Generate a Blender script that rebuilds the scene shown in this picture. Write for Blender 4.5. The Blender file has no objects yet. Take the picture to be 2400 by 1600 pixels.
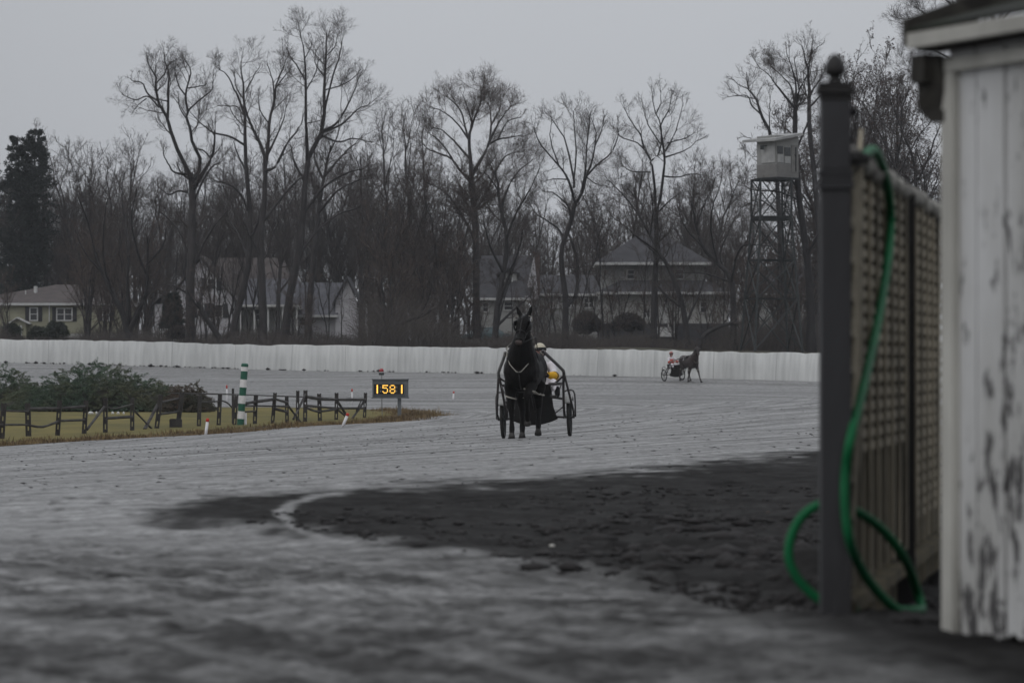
import bpy, math, random
import numpy as np
from mathutils import Vector, Matrix
R = math.radians
sc = bpy.context.scene
COL = sc.collection
# ---------------------------------------------------------------- camera
F, HC, YH = 9000.0, 1.36, 850.0          # focal length in photo pixels, eye height, horizon row
cam = bpy.data.cameras.new("camera")
cam.sensor_width = 36.0; cam.lens = 135.0
cam.clip_start = 0.5; cam.clip_end = 6000
cam.dof.use_dof = True; cam.dof.focus_distance = 92.0; cam.dof.aperture_fstop = 4.4
camo = bpy.data.objects.new("camera", cam); COL.objects.link(camo)
camo.location = (0, 0, HC); camo.rotation_euler = (R(90) + math.atan(50 / F), 0, 0)
sc.camera = camo
# ---------------------------------------------------------------- sky and sun (overcast)
SUN_EL, SUN_ROT = R(48), R(215)
w = bpy.data.worlds.new("World"); sc.world = w; w.use_nodes = True
nt = w.node_tree; nt.nodes.clear()
def wn(t): return nt.nodes.new(t)
sky = wn("ShaderNodeTexSky"); sky.sky_type = 'NISHITA'; sky.sun_disc = False
sky.sun_elevation = SUN_EL; sky.sun_rotation = SUN_ROT; sky.dust_density = 4; sky.air_density = 2
hsv = wn("ShaderNodeHueSaturation"); hsv.inputs["Saturation"].default_value = 0.08
tc = wn("ShaderNodeTexCoord"); sep = wn("ShaderNodeSeparateXYZ")
mr = wn("ShaderNodeMapRange"); mr.inputs[1].default_value = 0; mr.inputs[2].default_value = 1
mr.inputs[3].default_value = 4.85; mr.inputs[4].default_value = 11.6
tint = wn("ShaderNodeMix"); tint.data_type = 'RGBA'; tint.blend_type = 'MULTIPLY'; tint.inputs[0].default_value = 1
tint.inputs[7].default_value = (0.945, 0.985, 1.055, 1)
cl = wn("ShaderNodeTexNoise"); cl.inputs["Scale"].default_value = 3.0; cl.inputs["Detail"].default_value = 4
clm = wn("ShaderNodeMapRange"); clm.inputs[3].default_value = 0.93; clm.inputs[4].default_value = 1.07
mul = wn("ShaderNodeMath"); mul.operation = 'MULTIPLY'
mx = wn("ShaderNodeMix"); mx.data_type = 'RGBA'; mx.inputs[0].default_value = 0.88
bg = wn("ShaderNodeBackground"); bg.inputs["Strength"].default_value = 0.1
wo = wn("ShaderNodeOutputWorld"); L = nt.links.new
L(sky.outputs[0], hsv.inputs["Color"]); L(tc.outputs["Generated"], sep.inputs[0]); L(sep.outputs[2], mr.inputs[0])
L(tc.outputs["Generated"], cl.inputs["Vector"]); L(cl.outputs[0], clm.inputs[0])
dp = wn("ShaderNodeVectorMath"); dp.operation = 'DOT_PRODUCT'; dp.inputs[1].default_value = (0.01, 0.9975, 0.07); L(tc.outputs["Generated"], dp.inputs[0])   # lens falloff painted into the sky, brightest at the view centre
dm = wn("ShaderNodeMapRange"); dm.interpolation_type = 'SMOOTHSTEP'; dm.inputs[1].default_value = 0.978; dm.inputs[2].default_value = 1.0; dm.inputs[3].default_value = 0.82; dm.inputs[4].default_value = 1.0; L(dp.outputs["Value"], dm.inputs[0])
m2 = wn("ShaderNodeMath"); m2.operation = 'MULTIPLY'; L(clm.outputs[0], m2.inputs[0]); L(dm.outputs[0], m2.inputs[1])
L(mr.outputs[0], mul.inputs[0]); L(m2.outputs[0], mul.inputs[1]); L(mul.outputs[0], tint.inputs[6])
L(hsv.outputs[0], mx.inputs[6]); L(tint.outputs[2], mx.inputs[7]); L(mx.outputs[2], bg.inputs["Color"]); L(bg.outputs[0], wo.inputs["Surface"])
sl = bpy.data.lights.new("sun", 'SUN'); sl.energy = 0.5; sl.angle = R(40); sl.color = (1, 0.97, 0.92)
so = bpy.data.objects.new("sun", sl); COL.objects.link(so)
so.rotation_euler = (R(90) - SUN_EL, 0, R(-35))
sc.view_settings.view_transform = 'Standard'; sc.view_settings.look = 'None'
sc.view_settings.exposure = 0.0; sc.view_settings.gamma = 1.0
sc.cycles.use_denoising = True; sc.cycles.denoiser = 'OPENIMAGEDENOISE'; sc.cycles.denoising_prefilter = 'ACCURATE'; sc.cycles.denoising_input_passes = 'RGB_ALBEDO_NORMAL'; sc.cycles.use_adaptive_sampling = False
sc.cycles.max_bounces = 6; sc.cycles.diffuse_bounces = 3; sc.cycles.glossy_bounces = 2
sc.cycles.volume_bounces = 0; sc.cycles.transparent_max_bounces = 6
# ---------------------------------------------------------------- helpers
def at(px, py, d):
    return Vector(((px - 1200) / F * d, d, HC + (YH - py) / F * d))
def tag(o, label=None, cat=None, group=None, kind=None):
    if label: o["label"] = label
    if cat: o["category"] = cat
    if group: o["group"] = group
    if kind: o["kind"] = kind
    return o
def thing(name, loc, label, cat, group=None, rz=0.0):
    o = bpy.data.objects.new(name, None); COL.objects.link(o)
    o.empty_display_size = 0.3; o.location = loc; o.rotation_euler = (0, 0, rz)
    return tag(o, label, cat, group)
def link(name, me, parent=None, mats=()):
    for m in mats: me.materials.append(m)
    o = bpy.data.objects.new(name, me); COL.objects.link(o)
    if parent is not None:
        o.parent = parent
    return o
def copy_tree(o, parent=None):
    c = o.copy(); COL.objects.link(c)
    if parent is not None: c.parent = parent
    for ch in list(o.children): copy_tree(ch, c)
    return c
class MB:
    """collects polygons; build() links them as one mesh object"""
    def __init__(s, org=(0, 0, 0)): s.v = []; s.f = []; s.m = []; s.o = Vector(org)
    def add(s, vs, fs, mi=0):
        n = len(s.v); s.v += [tuple(Vector(p) - s.o) for p in vs]
        s.f += [tuple(i + n for i in f) for f in fs]; s.m += [mi] * len(fs)
    def hexa(s, p, mi=0):
        s.add(p, [(0, 3, 2, 1), (4, 5, 6, 7), (0, 1, 5, 4), (1, 2, 6, 5), (2, 3, 7, 6), (3, 0, 4, 7)], mi)
    def box(s, c, size, mi=0, rz=0.0):
        c = Vector(c); x, y, z = [k / 2 for k in size]; M = Matrix.Rotation(rz, 3, 'Z')
        s.hexa([c + M @ Vector(q) for q in ((-x, -y, -z), (x, -y, -z), (x, y, -z), (-x, y, -z), (-x, -y, z), (x, -y, z), (x, y, z), (-x, y, z))], mi)
    def beam(s, p, q, w_, t_=None, mi=0, up=None):
        p, q = Vector(p), Vector(q); t_ = t_ or w_; d = (q - p).normalized()
        u = Vector(up) if up else (Vector((0, 1, 0)) if abs(d.y) < .9 else Vector((1, 0, 0)))
        a = d.cross(u).normalized(); b = a.cross(d).normalized()
        a *= w_ / 2; b *= t_ / 2
        s.hexa([p - a - b, p + a - b, p + a + b, p - a + b, q - a - b, q + a - b, q + a + b, q - a + b], mi)
    def tube(s, pts, rad, n=8, mi=0, cap=True, squash=1.0):
        pts = [Vector(p) for p in pts]
        if not hasattr(rad, '__len__'): rad = [rad] * len(pts)
        rings = []; prev = None
        for i, p in enumerate(pts):
            t = (pts[min(i + 1, len(pts) - 1)] - pts[max(i - 1, 0)]).normalized()
            if prev is None:
                u = Vector((0, 0, 1)) if abs(t.z) < .9 else Vector((0, 1, 0))
                a = t.cross(u).normalized()
            else: a = (prev - t * prev.dot(t)).normalized()
            prev = a; b = t.cross(a)
            rings.append([p + a * (math.cos(k * 2 * math.pi / n) * rad[i]) + b * (math.sin(k * 2 * math.pi / n) * rad[i] * squash) for k in range(n)])
        vs = [q for r in rings for q in r]; fs = []
        for i in range(len(pts) - 1):
            for k in range(n):
                k2 = (k + 1) % n
                fs.append((i * n + k, i * n + k2, (i + 1) * n + k2, (i + 1) * n + k))
        if cap: fs += [tuple(range(n))[::-1], tuple(range((len(pts) - 1) * n, len(pts) * n))]
        s.add(vs, fs, mi)
    def lathe(s, c, prof, n=20, mi=0):
        c = Vector(c); vs = []; fs = []
        for r, z in prof:
            vs += [c + Vector((r * math.cos(k * 2 * math.pi / n), r * math.sin(k * 2 * math.pi / n), z)) for k in range(n)]
        for i in range(len(prof) - 1):
            for k in range(n):
                k2 = (k + 1) % n; fs.append((i * n + k, i * n + k2, (i + 1) * n + k2, (i + 1) * n + k))
        fs += [tuple(range(n))[::-1], tuple(range((len(prof) - 1) * n, len(prof) * n))]
        s.add(vs, fs, mi)
    def ell(s, c, r, n=12, m=8, mi=0, rot=None):
        c = Vector(c); vs = []; fs = []
        for i in range(m + 1):
            th = math.pi * i / m
            for k in range(n):
                ph = 2 * math.pi * k / n
                q = Vector((r[0] * math.sin(th) * math.cos(ph), r[1] * math.sin(th) * math.sin(ph), r[2] * math.cos(th)))
                vs.append(c + (rot @ q if rot else q))
        for i in range(m):
            for k in range(n):
                k2 = (k + 1) % n; fs.append((i * n + k, (i + 1) * n + k, (i + 1) * n + k2, i * n + k2))
        s.add(vs, fs, mi)
    def rings(s, rl, n=14, side=(0, 1, 0), mi=0):
        """loft through (x,y,z, half width along side, half height) rings, closed"""
        P = [Vector(r[:3]) for r in rl]; side = Vector(side); vs = []; fs = []
        for i, r in enumerate(rl):
            t = (P[min(i + 1, len(P) - 1)] - P[max(i - 1, 0)]).normalized()
            b = t.cross(side).normalized(); a = b.cross(t).normalized()
            rb = r[4] if len(r) > 4 else r[3]
            vs += [P[i] + a * (math.cos(k * 2 * math.pi / n) * r[3]) + b * (math.sin(k * 2 * math.pi / n) * rb) for k in range(n)]
        for i in range(len(P) - 1):
            for k in range(n):
                k2 = (k + 1) % n; fs.append((i * n + k, i * n + k2, (i + 1) * n + k2, (i + 1) * n + k))
        fs += [tuple(range(n))[::-1], tuple(range((len(P) - 1) * n, len(P) * n))]
        s.add(vs, fs, mi)
    def build(s, name, mats, parent=None, smooth=False):
        me = bpy.data.meshes.new(name); me.from_pydata(s.v, [], s.f); me.update()
        if not isinstance(mats, (list, tuple)): mats = [mats]
        o = link(name, me, parent, mats)
        me.polygons.foreach_set("material_index", s.m)
        if smooth: me.polygons.foreach_set("use_smooth", [True] * len(me.polygons))
        return o
    def fuse(s, name, mats, parent=None, voxel=0.02, it=3):
        """one continuous skin over everything collected"""
        o = s.build(name, mats)
        r = o.modifiers.new("r", 'REMESH'); r.mode = 'VOXEL'; r.voxel_size = voxel; r.use_smooth_shade = True
        m = o.modifiers.new("s", 'SMOOTH'); m.iterations = it; m.factor = .5
        dg = bpy.context.evaluated_depsgraph_get(); dg.update()
        me = bpy.data.meshes.new_from_object(o.evaluated_get(dg))
        me.name = name
        o.modifiers.clear(); o.data = me
        if not me.materials:
            for q in (mats if isinstance(mats, (list, tuple)) else [mats]): me.materials.append(q)
        if parent is not None: o.parent = parent
        return o
def fastmesh(name, V, Q, smooth=False):
    """V (n,3), Q (m,k) faces of k corners each"""
    me = bpy.data.meshes.new(name); V = np.asarray(V, np.float32); Q = np.asarray(Q, np.int32)
    me.vertices.add(len(V)); me.vertices.foreach_set("co", V.ravel())
    m, k = Q.shape
    me.loops.add(m * k); me.loops.foreach_set("vertex_index", Q.ravel())
    me.polygons.add(m); me.polygons.foreach_set("loop_start", np.arange(0, m * k, k, dtype=np.int32))
    me.polygons.foreach_set("loop_total", np.full(m, k, np.int32))
    if smooth: me.polygons.foreach_set("use_smooth", np.ones(m, bool))
    me.update(calc_edges=True); return me
# ---------------------------------------------------------------- materials
def mat(name, c, c2=None, rough=.8, scale=4.0, stretch=(1, 1, 1), bump=0.0, bscale=None, spec=.3, metal=0.0, lo=.35, hi=.65, detail=5, coord="Object", emit=None):
    m = bpy.data.materials.new(name); m.use_nodes = True; t = m.node_tree; b = t.nodes["Principled BSDF"]
    b.inputs["Roughness"].default_value = rough; b.inputs["Specular IOR Level"].default_value = spec
    b.inputs["Metallic"].default_value = metal; b.inputs["Base Color"].default_value = (*c, 1)
    tcn = t.nodes.new("ShaderNodeTexCoord"); mp = t.nodes.new("ShaderNodeMapping"); mp.inputs["Scale"].default_value = stretch
    t.links.new(tcn.outputs[coord], mp.inputs[0])
    if c2:
        n = t.nodes.new("ShaderNodeTexNoise"); n.inputs["Scale"].default_value = scale; n.inputs["Detail"].default_value = detail
        r = t.nodes.new("ShaderNodeMapRange"); r.inputs[1].default_value = lo; r.inputs[2].default_value = hi
        x = t.nodes.new("ShaderNodeMix"); x.data_type = 'RGBA'; x.inputs[6].default_value = (*c, 1); x.inputs[7].default_value = (*c2, 1)
        t.links.new(mp.outputs[0], n.inputs["Vector"]); t.links.new(n.outputs[0], r.inputs[0]); t.links.new(r.outputs[0], x.inputs[0]); t.links.new(x.outputs[2], b.inputs["Base Color"])
    if bump:
        n2 = t.nodes.new("ShaderNodeTexNoise"); n2.inputs["Scale"].default_value = bscale or scale * 3; n2.inputs["Detail"].default_value = 4
        bp = t.nodes.new("ShaderNodeBump"); bp.inputs["Strength"].default_value = bump; bp.inputs["Distance"].default_value = .03
        t.links.new(mp.outputs[0], n2.inputs["Vector"]); t.links.new(n2.outputs[0], bp.inputs["Height"]); t.links.new(bp.outputs[0], b.inputs["Normal"])
    if emit:
        b.inputs["Emission Color"].default_value = (*emit[0], 1); b.inputs["Emission Strength"].default_value = emit[1]
    return m
def siding(name, c, pitch, depth=.02, rough=.7, c2=None):
    """horizontal lap boards by world height"""
    m = mat(name, c, c2 or tuple(k * .8 for k in c), rough, .7); t = m.node_tree; b = t.nodes["Principled BSDF"]
    tcn = t.nodes.new("ShaderNodeTexCoord"); s = t.nodes.new("ShaderNodeSeparateXYZ"); t.links.new(tcn.outputs["Object"], s.inputs[0])
    mo = t.nodes.new("ShaderNodeMath"); mo.operation = 'DIVIDE'; mo.inputs[1].default_value = pitch
    fr = t.nodes.new("ShaderNodeMath"); fr.operation = 'FRACT'
    t.links.new(s.outputs[2], mo.inputs[0]); t.links.new(mo.outputs[0], fr.inputs[0])
    bp = t.nodes.new("ShaderNodeBump"); bp.inputs["Strength"].default_value = 1; bp.inputs["Distance"].default_value = depth; bp.invert = True
    t.links.new(fr.outputs[0], bp.inputs["Height"]); t.links.new(bp.outputs[0], b.inputs["Normal"]); return m
M = {}
M['bark'] = mat("bark", (.048, .043, .043), (.029, .026, .026), .9, 3, (1, 1, .3), .6, 10)
M['barkd'] = mat("bark_dark", (.034, .031, .031), (.020, .018, .019), .9, 3, (1, 1, .3), .6, 10)
M['twig'] = mat("twig", (.070, .058, .054), (.048, .040, .037), .9, .6)
M['twigb'] = mat("twig_brown", (.085, .064, .055), (.058, .045, .039), .9, .5)
M['brush'] = mat("brush_stems", (.092, .078, .070), (.056, .048, .045), .9, .4)
M['leafb'] = mat("brown_leaf", (.075, .05, .04), (.045, .032, .028), .9, 1)
M['needle'] = mat("conifer_needles", (.028, .036, .03), (.016, .021, .019), .9, .8)
M['junip'] = mat("juniper", (.070, .112, .072), (.118, .116, .066), .9, .55, lo=.4, hi=.7)
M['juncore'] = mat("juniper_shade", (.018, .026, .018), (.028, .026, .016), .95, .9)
M['evers'] = mat("garden_evergreen", (.026, .04, .027), (.04, .045, .03), .9, 2)
M['drygrass'] = mat("dry_grass", (.19, .135, .065), (.085, .056, .033), .95, .8)
M['railwood'] = mat("weathered_rail", (.085, .08, .078), (.035, .032, .032), .9, 5, (.4, .4, 2), .4, 20)
M['postwood'] = mat("dark_post", (.026, .023, .024), (.05, .046, .042), .9, 6, (1, 1, .3), .4, 20)
M['greenp'] = mat("green_paint", (.012, .10, .062), (.010, .08, .05), .45, 8, spec=.4)
M['whitep'] = mat("white_paint", (.72, .70, .72), (.58, .57, .57), .5, 6, spec=.4)
M['redp'] = mat("red_paint", (.55, .04, .025), (.42, .03, .02), .5, 8)
M['boardg'] = mat("grey_metal", (.13, .14, .15), (.10, .108, .115), .5, 3, spec=.4)
M['black'] = mat("black_panel", (.012, .012, .012), None, .6)
M['led'] = mat("amber_lamps", (.8, .4, .05), None, .5, emit=((1.0, .56, .10), 1.7))
M['leddim'] = mat("unlit_lamps", (.35, .35, .33), None, .4)
M['domered'] = mat("red_lens", (.32, .02, .03), (.24, .015, .02), .25, 9, spec=.5)
M['steel'] = mat("dark_steel", (.020, .024, .025), (.030, .034, .034), .6, 3, spec=.3)
M['tube'] = mat("sulky_tube", (.035, .034, .036), (.06, .05, .048), .35, 5, spec=.5)
M['tubel'] = mat("sulky_tube_grey", (.16, .155, .15), (.11, .11, .105), .4, 5, spec=.5)
M['fend'] = mat("fender_grey", (.30, .30, .29), (.22, .22, .21), .4, 6)
M['tyre'] = mat("tyre", (.014, .014, .015), (.035, .033, .03), .8, 12)
M['rim'] = mat("rim", (.3, .3, .3), None, .4, metal=.6)
M['apron'] = mat("mud_apron", (.006, .0056, .0056), (.012, .0108, .010), .8, 6)
M['coat'] = mat("black_coat", (.0042, .0038, .0037), (.0075, .0066, .0062), .55, 7, spec=.10, bump=.25, bscale=14)
M['coatb'] = mat("bay_coat", (.020, .013, .012), (.028, .018, .016), .5, 6, spec=.3, bump=.2, bscale=14)
M['hoof'] = mat("muddy_hoof", (.055, .052, .05), (.034, .032, .03), .9, 20)
M['leather'] = mat("harness_leather", (.008, .0075, .008), (.014, .013, .013), .45, 12, spec=.3)
M['cord'] = mat("pale_cord", (.34, .32, .28), (.22, .21, .19), .8, 20)
M['muzz'] = mat("brown_muzzle", (.075, .055, .05), (.045, .034, .032), .7, 20)
M['skin'] = mat("skin", (.42, .22, .18), (.36, .17, .14), .6, 25)
M['helm'] = mat("dull_gold_helmet", (.50, .46, .35), (.40, .36, .27), .4, 9, spec=.5)
M['wcloth'] = mat("white_cloth", (.66, .63, .66), (.54, .52, .54), .85, 9)
M['ycloth'] = mat("yellow_cloth", (.72, .40, .02), (.60, .32, .015), .8, 9)
M['bcloth'] = mat("black_cloth", (.013, .013, .015), (.02, .02, .022), .85, 9)
M['rcloth'] = mat("red_cloth", (.40, .055, .03), (.30, .045, .03), .8, 9)
M['rhelm'] = mat("red_helmet", (.42, .16, .14), (.34, .12, .11), .45, 9)
M['glass'] = mat("window_glass", (.022, .025, .028), (.04, .042, .045), .15, .8, spec=.5)
M['trim'] = mat("white_trim", (.50, .50, .49), (.40, .40, .40), .6, 2)
M['shut'] = mat("dark_shutter", (.03, .03, .034), (.02, .02, .023), .7, 6)
M['ysid'] = siding("yellow_siding", (.25, .245, .175), .55, .03)
M['wsid'] = siding("white_siding", (.42, .41, .43), .16, .02)
M['gsid'] = siding("grey_siding", (.30, .30, .29), .2, .02)
M['psid'] = siding("pale_siding", (.38, .375, .36), .14, .02)
M['broof'] = mat("brown_shingle", (.090, .076, .073), (.066, .057, .056), .95, 1.5, bump=.4, bscale=8)
M['groof'] = mat("grey_shingle", (.060, .058, .064), (.042, .041, .045), .95, 1.5, bump=.4, bscale=8)
M['lroof'] = mat("bluegrey_shingle", (.10, .10, .112), (.075, .075, .085), .95, 1.5)
M['brick'] = mat("old_brick", (.10, .065, .055), (.07, .048, .042), .95, 4)
M['found'] = mat("foundation", (.40, .40, .39), (.3, .3, .29), .9, 2)
M['towerw'] = mat("tower_panel", (.29, .29, .28), (.22, .22, .21), .7, 1.2, (1, 1, .3))
M['towerl'] = mat("tower_pale_panel", (.40, .40, .39), (.30, .30, .30), .6, 2)
M['towerg'] = mat("tower_grey_panel", (.20, .195, .185), (.16, .155, .15), .7, 1.5)
M['pvcpost'] = mat("dark_grey_post", (.046, .046, .050), (.032, .031, .033), .55, 2.5, (1, 1, .25), .15, 30, spec=.3)
M['postdk'] = mat("post_trim", (.016, .015, .015), (.026, .024, .024), .6, 6)
M['hose'] = mat("green_hose", (.004, .125, .042), (.003, .088, .032), .6, 6, spec=.2)
M['wirec'] = mat("cable", (.10, .10, .10), None, .6)
M['clod'] = mat("mud_clod", (.020, .018, .018), (.034, .032, .032), .9, 8)
M['stone'] = mat("white_stone", (.62, .62, .62), (.45, .45, .45), .8, 4)
M['carp'] = mat("teal_car_paint", (.14, .20, .21), (.12, .17, .18), .3, 2, spec=.5)
M['chrome'] = mat("pale_metal", (.5, .5, .5), None, .3, metal=.5)
# ---------------------------------------------------------------- ground height from surveyed points (thin plate)
def wpt(px, py, d): return ((px - 1200) / F * d, d, HC + (YH - py) / F * d)
WALLP = [(-1500, 838, 262), (-900, 842, 270), (-300, 846, 272), (0, 850, 270), (300, 857, 266), (600, 866, 262), (1000, 873, 252), (1300, 879, 242), (1600, 885, 234), (1920, 894, 226), (2300, 905, 212), (2900, 918, 190), (3700, 930, 160)]
GP = [wpt(*p) for p in WALLP[1:]]
GP += [wpt(*p) for p in [(1570, 901, 228), (1063, 938, 215), (1230, 1027, 69), (1337, 1022, 71.5), (1900, 1050, 48), (1100, 1130, 35), (330, 1200, 28), (1960, 1440, 14.7), (2300, 1480, 13.8), (2160, 1440, 16.6), (1200, 1600, 12), (0, 1600, 12.5), (0, 1300, 21.6), (0, 1120, 48.6)]]
INF = [(-400, 98), (0, 110.5), (300, 121), (600, 135.6), (850, 150.5), (955, 160), (1000, 171), (985, 182), (900, 196), (700, 203), (400, 206), (0, 208), (-400, 210)]
GP += [((a - 1200) / F * d, d, -1.05) for a, d in INF + [(300, 170), (0, 150), (0, 180)]]
for yy in (85, 110, 140, 165):
    xi = -15.2 + (yy - 114) * .175
    for xx in (-12, 0, 8, 16, 26):
        if xx - xi > 3: GP.append((xx, yy, min(-1.05 + .048 * .985 * (xx - xi), .42)))
GP += [(60, 30, .4), (70, 100, .5), (-60, 20, -.7), (-60, 60, -1.05), (-60, 114, -1.05), (-80, 200, -1), (80, 200, .9), (0, -20, .35), (40, -20, .4), (-40, -20, -.3)]
GP = np.array(GP); GS = 40.0; GX = GP[:, :2] / GS
def _U(r2): return np.where(r2 > 1e-12, .5 * r2 * np.log(np.maximum(r2, 1e-12)), 0)
def _d2(a, b): return ((a[:, None] - b[None]) ** 2).sum(-1)
_n = len(GP); _T = np.c_[np.ones(_n), GX]
_sol = np.linalg.solve(np.block([[_U(_d2(GX, GX)) + 2e-4 * np.eye(_n), _T], [_T.T, np.zeros((3, 3))]]), np.r_[GP[:, 2], np.zeros(3)])
def gz(x, y):
    x = np.asarray(x, float); q = np.c_[x.ravel(), np.asarray(y, float).ravel()] / GS
    out = np.empty(len(q))
    for i in range(0, len(q), 40000):
        out[i:i + 40000] = _U(_d2(q[i:i + 40000], GX)) @ _sol[:_n] + np.c_[np.ones(len(q[i:i + 40000])), q[i:i + 40000]] @ _sol[_n:]
    return out.reshape(x.shape)
def g1(x, y): return float(gz(np.array([x]), np.array([y]))[0])
def ghit(px, py, lo=8, hi=260):
    """first point of the ground on the sight line of a photo pixel"""
    d = np.geomspace(lo, hi, 1500); y = YH + (HC - gz((px - 1200) / F * d, d)) * F / d
    k = np.argmax(y <= py); return Vector(((px - 1200) / F * d[k], d[k], g1((px - 1200) / F * d[k], d[k])))
def gpt(px, d): return Vector(((px - 1200) / F * d, d, g1((px - 1200) / F * d, d)))
def catmull(P, n):
    P = np.asarray(P, float); Q = np.vstack([2 * P[0] - P[1], P, 2 * P[-1] - P[-2]])
    u = np.linspace(0, len(P) - 1 - 1e-9, n); i = u.astype(int); f = (u - i)[:, None]
    a, b, c, d = Q[i], Q[i + 1], Q[i + 2], Q[i + 3]
    return .5 * (2 * b + (c - a) * f + (2 * a - 5 * b + 4 * c - d) * f ** 2 + (3 * b - a - 3 * c + d) * f ** 3)
infl = catmull([((a - 1200) / F * d, d) for a, d in [(-2600, 70)] + INF + [(-1500, 214)]], 240)
def poly_dist(x, y, P):
    """distance to a polyline, arc length there, side sign"""
    best = np.full(x.shape, 1e9); al = np.zeros(x.shape); sg = np.ones(x.shape); acc = 0
    for (ax, ay), (bx, by) in zip(P[:-1], P[1:]):
        dx, dy = bx - ax, by - ay; ll = math.hypot(dx, dy) + 1e-9
        t = np.clip(((x - ax) * dx + (y - ay) * dy) / ll ** 2, 0, 1)
        d = np.hypot(x - ax - t * dx, y - ay - t * dy); k = d < best
        best = np.where(k, d, best); al = np.where(k, acc + t * ll, al)
        sg = np.where(k, np.sign((y - ay) * dx - (x - ax) * dy), sg); acc += ll
    return best, al, sg
def sstep(a, b, x):
    t = np.clip((x - a) / (b - a), 0, 1); return t * t * (3 - 2 * t)
# ---------------------------------------------------------------- race track sheet
wl = catmull([wpt(*p)[:2] for p in WALLP], 160)
def wall_y(x): return np.interp(x, wl[:, 0], wl[:, 1])
ang = np.r_[np.linspace(-.75, -.16, 26)[:-1], np.linspace(-.16, .16, 430), np.linspace(.16, .75, 26)[1:]]
dd = np.r_[np.linspace(-12, 8, 12)[:-1], np.geomspace(8, 285, 900)]
XX = np.where(dd[:, None] > 6, ang[None] * dd[:, None], ang[None] * 12 + 0 * dd[:, None]); YY = dd[:, None] + 0 * XX
ZZ = gz(XX, YY)
rng = np.random.default_rng(5)
def vnoise(x, y, seed=0):
    """smooth value noise 0..1"""
    r = np.random.default_rng(seed).random((256, 256)); xi = np.floor(x).astype(int); yi = np.floor(y).astype(int)
    fx, fy = x - xi, y - yi; fx = fx * fx * (3 - 2 * fx); fy = fy * fy * (3 - 2 * fy)
    g = lambda a, b: r[a % 256, b % 256]
    return (g(xi, yi) * (1 - fx) + g(xi + 1, yi) * fx) * (1 - fy) + (g(xi, yi + 1) * (1 - fx) + g(xi + 1, yi + 1) * fx) * fy
SD, AL, SG = poly_dist(XX, YY, infl)
PYv = YH + (HC - ZZ) * F / np.maximum(dd[:, None], 4); PXv = 1200 + F * XX / np.maximum(dd[:, None], 4)
# loose dark dirt of the apron: outline on the ground, widened over the dark area beneath fence and shed
def inside_d(px, py, poly, ys=2.5):
    P = np.array(poly, float); P[:, 1] *= ys; y2 = py * ys
    best = np.full(px.shape, 1e9); ins = np.zeros(px.shape, bool)
    for (ax, ay), (bx, by) in zip(P, np.roll(P, -1, 0)):
        dx, dy = bx - ax, by - ay; t = np.clip(((px - ax) * dx + (y2 - ay) * dy) / (dx * dx + dy * dy + 1e-9), 0, 1)
        best = np.minimum(best, np.hypot(px - ax - t * dx, y2 - ay - t * dy))
        ins ^= ((ay > y2) != (by > y2)) & (px < (bx - ax) * (y2 - ay) / (by - ay + 1e-12) + ax)
    return np.where(ins, best, -best)
DIRT = [(3400, 1000), (1940, 1048), (1700, 1078), (1400, 1108), (1100, 1134), (800, 1148), (520, 1168), (330, 1207), (420, 1228), (640, 1236), (800, 1262), (960, 1282), (1250, 1310), (1450, 1345), (1620, 1395), (1760, 1450), (1900, 1510), (2150, 1575), (2500, 1640), (3400, 1760)]
wob = (vnoise(XX * 1.3, YY * .5, 3) - .5) * 60 + (vnoise(XX * 4, YY * 1.4, 4) - .5) * 50 + (vnoise(XX * 9, YY * 3, 8) - .5) * 40
dsd = inside_d(PXv, PYv, DIRT); sw = 46 + 90 * sstep(1270, 1420, PYv); dirt = sstep(-sw, sw, dsd + wob * (1 + sstep(1270, 1420, PYv)))
arc, aal, _ = poly_dist(PXv, PYv * 2.5, [(a, b * 2.5) for a, b in [(840, 1150), (740, 1162), (680, 1180), (656, 1204), (690, 1236), (760, 1262), (860, 1284), (960, 1294)]])
arcw = sstep(25, 5, arc + (vnoise(XX * 3, YY, 9) - .5) * 14 + (vnoise(XX * 8, YY * 3, 10) - .5) * 10) * sstep(0, 60, aal) * sstep(aal.max() - 5, aal.max() - 90, aal)
dirt = dirt * (1 - .8 * arcw)
fore = sstep(1215, 1330, PYv + PXv * -.02) * (1 - dirt)                     # churned strip nearest the camera
inland = np.where((SG > 0), SD, -SD)
near = sstep(60, 25, YY)
lump = (vnoise(XX * 2.2, YY * 2.2, 11) - .5) * .05 + (vnoise(XX * 6, YY * 5, 12) - .5) * .035
lump2 = (vnoise(XX * 1.1, YY * .8, 13) - .5) * .07 + (vnoise(XX * 5, YY * 3.5, 14) - .5) * .07 + (vnoise(XX * 11, YY * 9, 15) - .5) * .05
clodv = np.maximum(vnoise(XX * 5, YY * 2.6, 16) - .72, 0) * .35 * sstep(1240, 1300, PYv) * sstep(1480, 1330, PYv) * sstep(1000, 1500, PXv)
ZZ = ZZ + near * (lump * .5 * (1 - dirt) + lump2 * .34 * np.maximum(dirt, fore * .5) + clodv * dirt)
RT = np.zeros(XX.shape)
for pts_, w_ in (([(-100, 1352), (300, 1312), (800, 1322), (1300, 1372), (1900, 1465), (2300, 1540)], 16), ([(-100, 1262), (250, 1226), (560, 1240), (1000, 1306), (1500, 1352), (1900, 1410)], 11), ([(-100, 1296), (350, 1262), (800, 1288), (1300, 1344), (1800, 1424)], 12), ([(1500, 1640), (1000, 1520), (500, 1432), (0, 1388), (-200, 1380)], 17), ([(900, 1640), (550, 1530), (150, 1455), (-200, 1430)], 17)):
    q_, _, _ = poly_dist(PXv, PYv * 2.2, [(a, b * 2.2) for a, b in catmull(pts_, 30)]); RT = np.maximum(RT, sstep(w_ * 2.2, w_ * .5, q_ + (vnoise(XX * 5, YY * 3, 17) - .5) * 14))
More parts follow.
